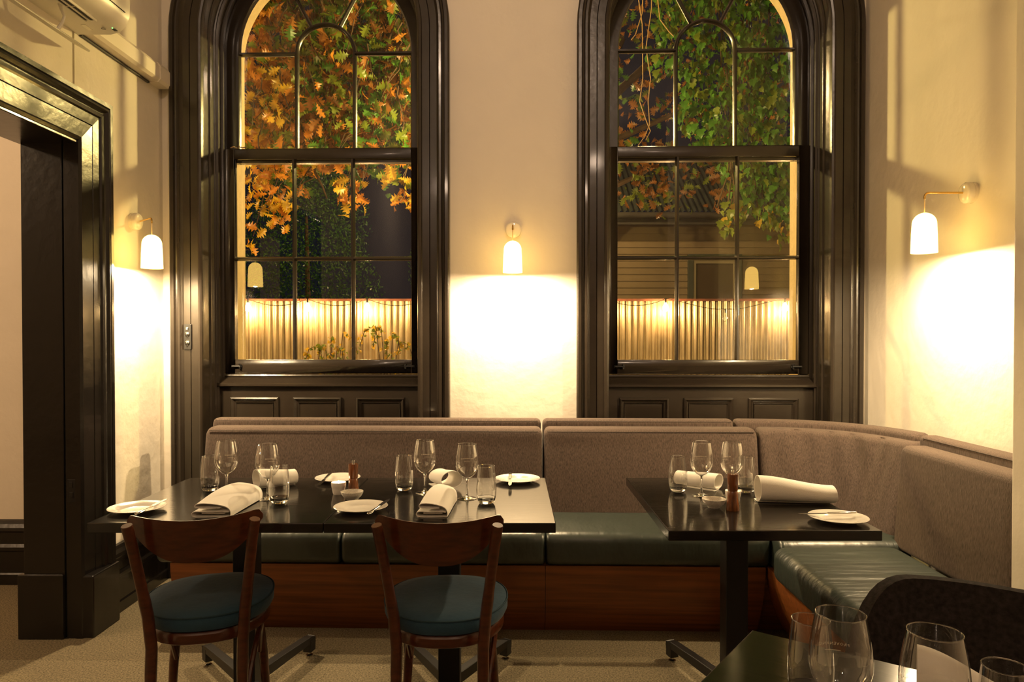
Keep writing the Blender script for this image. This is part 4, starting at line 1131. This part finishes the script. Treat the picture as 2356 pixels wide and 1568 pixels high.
# hanging sprays below the meeting rail
for (x0, x1, z0, z1, nn, cols) in ((-2.37, -2.12, 2.10, 2.85, 15, [1, 0, 1, 1]), (-2.12, -1.86, 2.22, 2.50, 6, [1, 1, 0]), (-2.1, -1.86, 2.55, 2.85, 6, [0, 0, 1]), (-1.80, -1.35, 2.68, 2.92, 8, [0, 2, 4, 1]),
                                    (-1.42, -1.30, 2.40, 2.75, 6, [0, 1, 0]), (-1.05, -0.88, 2.62, 2.80, 5, [1, 1, 2]), (-0.93, -0.86, 2.30, 2.55, 3, [1, 0])):
    for _ in range(nn):
        c = (rng.uniform(x0, x1), rng.uniform(6.05, 6.35), rng.uniform(z0, z1)); cluster(c, 5, 0.045, cols, 0.65, 1.05)
    a = Vector(((x0 + x1) / 2, 6.2, z0)); b = a + Vector((0.15, 0.4, z1 - z0 + 0.5))
    for s in (-0.05, 0.03, 0.08):
        tw.tube([q - ol for q in twig_path(rng, b + Vector((s * 3, 0, 0)), a + Vector((s, 0, abs(s) * 3)), 0.025, 8)], [0.008 - 0.0006 * i for i in range(9)], 4, caps=False)
for _ in range(60):   # bare criss-cross twigs
    a = Vector((rng.uniform(-3.3, -0.6), rng.uniform(6.4, 7.4), rng.uniform(2.9, 4.5))); b = a + Vector((rng.uniform(-.5, .5), rng.uniform(-.2, .2), rng.uniform(0.3, 0.9)))
    tw.tube([q - ol for q in twig_path(rng, b, a, 0.05, 6)], [0.009 - 0.001 * i for i in range(7)], 4, caps=False)
q = tw.build('twigs', M['bark'], oak, smooth=True, fix=False); q['kind'] = 'stuff'
OAKM = [M['leaf_orange'], M['leaf_yellow'], M['leaf_olive'], M['leaf_green'], M['leaf_brown']]
make_foliage(oak, leaves, 'oak', OAKM, 0.122)

# second, dimmer oak behind the right window
rng = random.Random(11)
oak2 = thing('oak_tree', 'dim brown leaved oak behind the ivy in the window by the corner seat', 'tree', (0.3, 9.9, -0.05))
ol2 = Vector(oak2.location)
MB().tube([Vector(p) - ol2 for p in [(0.3, 9.9, -0.05), (0.35, 9.8, 2.0), (0.7, 9.7, 3.8), (1.4, 9.5, 5.2)]], [0.2, 0.17, 0.13, 0.08], 12).build('trunk', M['bark'], oak2, smooth=True)
for lb in ([(0.5, 9.75, 3.0), (1.4, 9.5, 3.9), (2.4, 9.3, 4.3)], [(0.8, 9.7, 4.0), (1.9, 9.6, 5.0), (3.0, 9.5, 5.4)], [(0.4, 9.8, 2.4), (1.2, 9.4, 3.2), (1.7, 9.2, 3.4)]):
    MB().tube([Vector(p) - ol2 for p in lb], [0.07, 0.045, 0.02], 8).build('branch', M['bark'], oak2, smooth=True)
leaves = []
for _ in range(210):
    X = rng.uniform(0.4, 4.6); Z = rng.uniform(3.7, 6.2); Y = rng.uniform(8.8, 10.4)
    cluster((X, Y, Z), 6, 0.13, [4, 2, 4, 0, 3])
for _ in range(34):
    X = rng.uniform(1.2, 3.0); Z = rng.uniform(3.1, 3.8); Y = rng.uniform(9.0, 9.8)
    cluster((X, Y, Z), 6, 0.10, [4, 4, 2])
make_foliage(oak2, leaves, 'oak', OAKM, 0.13)

# ivy hanging on the right
rng = random.Random(21)
ivy = thing('ivy_vine', 'green ivy hanging in the upper right of the window by the corner seat', 'ivy', (2.9, 6.9, -0.05))
il = Vector(ivy.location)
leaves = []; tw = MB()
def ivy_edge(z):   # left limit of the mass against height
    if z > 4.0: return 1.35
    if z > 3.1: return 1.75 - (z - 3.1) * 0.45 + 0.10 * sin(z * 9)
    return 2.02 - 0.05 * sin(z * 11)
for _ in range(5200):
    Z = rng.uniform(2.22, 5.2); X = rng.uniform(1.2, 3.5)
    if X < ivy_edge(Z) + rng.uniform(-0.07, 0.07): continue
    if Z < 2.32 + 0.12 * sin(X * 9) : continue
    Y = 6.85 + rng.gauss(0, 0.09)
    d = Vector((rng.gauss(0, 0.35), rng.gauss(-0.2, 0.25), -1)).normalized()
    Rm = d.to_track_quat('Y', 'Z').to_matrix() @ Matrix.Rotation(rng.gauss(pi * 0.0, 0.6), 3, 'Y')
    leaves.append((Vector((X, Y, Z)), Rm, rng.uniform(0.6, 1.25), rng.choice([0, 0, 0, 0, 0, 1, 1] if Z > 2.6 else [0, 0, 1, 1, 1, 2])))
for _ in range(26):
    X = rng.uniform(1.9, 3.3); tw.tube([q - il for q in twig_path(rng, (X, 6.95, 5.3), (X + rng.uniform(-.3, .3), 6.9, 2.5), 0.06, 9)], 0.007, 4, caps=False)
q = tw.build('stems', M['bark'], ivy, fix=False); q['kind'] = 'stuff'
MB().tube([Vector(p) - il for p in [(2.9, 6.97, -0.05), (2.95, 7.0, 1.5), (2.85, 7.0, 3.2), (2.7, 6.95, 5.2)]], [0.09, 0.08, 0.06, 0.04], 10).build('trunk', M['bark'], ivy, smooth=True)
make_foliage(ivy, leaves, 'ivy', [M['leaf_green'], M['leaf_olive'], M['leaf_yellow']], 0.080)
# bare hanging vine stems in front
vn = thing('bare_vine', 'thin pale leafless vine stems dangling at the left of the ivy window', 'vine', (0.75, 4.75, 4.2))
for path in ([(0.80, 4.75, 4.2), (0.815, 4.75, 3.55), (0.845, 4.75, 3.35), (0.85, 4.75, 3.0), (0.83, 4.75, 2.85), (0.875, 4.75, 2.72), (0.90, 4.75, 2.66), (0.87, 4.75, 2.60)],
             [(0.90, 4.75, 4.2), (0.905, 4.75, 3.45), (0.87, 4.75, 3.2), (0.90, 4.75, 3.0), (0.885, 4.75, 2.85), (0.895, 4.75, 2.7), (0.86, 4.75, 2.62), (0.82, 4.75, 2.565)],
             [(0.86, 4.75, 3.9), (0.845, 4.75, 3.42), (0.80, 4.75, 3.28), (0.775, 4.75, 3.25)], [(0.90, 4.75, 3.9), (0.96, 4.75, 3.38), (1.02, 4.75, 3.30), (1.05, 4.75, 3.27)]):
    P = [Vector(p) - Vector(vn.location) for p in path]; fine = []
    for i in range(len(P) - 1):
        for j in range(3): fine.append(P[i].lerp(P[i + 1], j / 3))
    fine.append(P[-1])
    MB().tube(fine, 0.0032, 6).build('stem', M['twig'], vn, smooth=True)

# dark shrub mass behind the fence on the left
rng = random.Random(33)
for nm, cx_, rx_, top, lab, seed in (('dense_shrub', -3.0, 1.05, 3.9, 'dark green fine leaved shrub above the fence, in the left window', 3),
                                     ('dense_shrub', -0.8, 0.70, 3.4, 'lower dark shrub above the fence at the right edge of the left window', 4)):
    sb = thing(nm, lab, 'shrub', (cx_, 10.6, -0.05)); rr = random.Random(seed); mb = MB()
    nleaf = 16000 if cx_ < -2 else 9000
    for _ in range(nleaf):
        a = rr.uniform(0, 2 * pi); u = rr.random() ** 0.4; zz = rr.uniform(0.6, top)
        k = sqrt(max(0.02, 1 - ((zz - top * 0.5) / (top * 0.55)) ** 2))
        lump = 1 + 0.12 * sin(3 * a + zz * 4)
        p = Vector((cos(a) * rx_ * u * k * lump, sin(a) * 0.8 * u * k, zz))
        d = Vector((rr.gauss(0, .7), rr.gauss(0, .7), rr.gauss(0.3, .8))).normalized() * rr.uniform(0.035, 0.065); s_ = d.cross(Vector((rr.gauss(0, 1), rr.gauss(0, 1), rr.gauss(0, 1)))).normalized() * 0.009
        mb.cur = 0 if rr.random() < 0.8 else 1
        mb.add([p - s_, p + d * 0.5 - s_ * 1.2, p + d, p + d * 0.5 + s_ * 1.2], [(0, 1, 2, 3)])
    o = mb.build('foliage', [M['leaf_dark'], M['leaf_green']], sb, fix=False); o['kind'] = 'stuff'
    MB().tube([(0, 0, 0), (0.05, 0, 0.8), (0, 0.05, top * 0.8)], [0.08, 0.06, 0.02], 8).build('stem', M['bark'], sb, smooth=True)

# two small climbing plants in front of the fence
for (x, z, lab, seed) in ((-2.17, 1.30, 'small arching climber in front of the fence, middle of the left window', 1), (-1.50, 1.36, 'small climber in front of the fence near the right edge of the left window', 2)):
    rng = random.Random(seed)
    pl = thing('climbing_plant', lab, 'plant', (x, 8.75, -0.05)); pv = Vector(pl.location); leaves = []
    for k in range(5):
        sx = (k - 2) * 0.07
        top = z + rng.uniform(-0.1, 0.1)
        P = [(x, 8.75, -0.05), (x + sx * 0.6, 8.75, top * 0.7), (x + sx, 8.74, top), (x + sx * 1.9, 8.73, top - 0.06), (x + sx * 2.3, 8.72, top - 0.25)]
        MB().tube([Vector(q) - pv for q in P], 0.005, 6).build('stem', M['bark'], pl, smooth=True)
        for q0, q1 in zip(P[1:], P[2:]):
            for j in range(9):
                p = Vector(q0).lerp(Vector(q1), rng.random()); leaves.append((p + Vector((rng.gauss(0, .02), rng.gauss(0, .02), 0)), rnd_rot(rng), rng.uniform(0.6, 1.1), rng.choice([0, 1])))
    make_foliage(pl, leaves, 'ivy', [M['leaf_yellow'], M['leaf_olive']], 0.055)

# repeats share a group phrase
GROUPS = {'wine_glass': 'wine glasses set out on the tables', 'water_tumbler': 'water tumblers set out on the tables', 'side_plate': 'side plates on the tables',
          'butter_knife': 'butter knives on the side plates', 'napkin': 'white linen napkins on the tables', 'bistro_chair': 'walnut bistro chairs at the bench tables',
          'wall_sconce': 'wall sconces with white dome shades', 'dining_table': 'black restaurant tables', 'tealight_holder': 'tealights on the tables',
          'pepper_mill': 'wooden mills on the tables', 'salt_bowl': 'small bowls on the tables', 'oak_tree': 'autumn oaks in the yard',
          'dense_shrub': 'dark shrubs beyond the fence', 'climbing_plant': 'small climbers in front of the fence'}
for o in C.objects:
    if o.parent is None and 'label' in o.keys():
        g = GROUPS.get(o.name.split('.')[0])
        if g: o['group'] = g
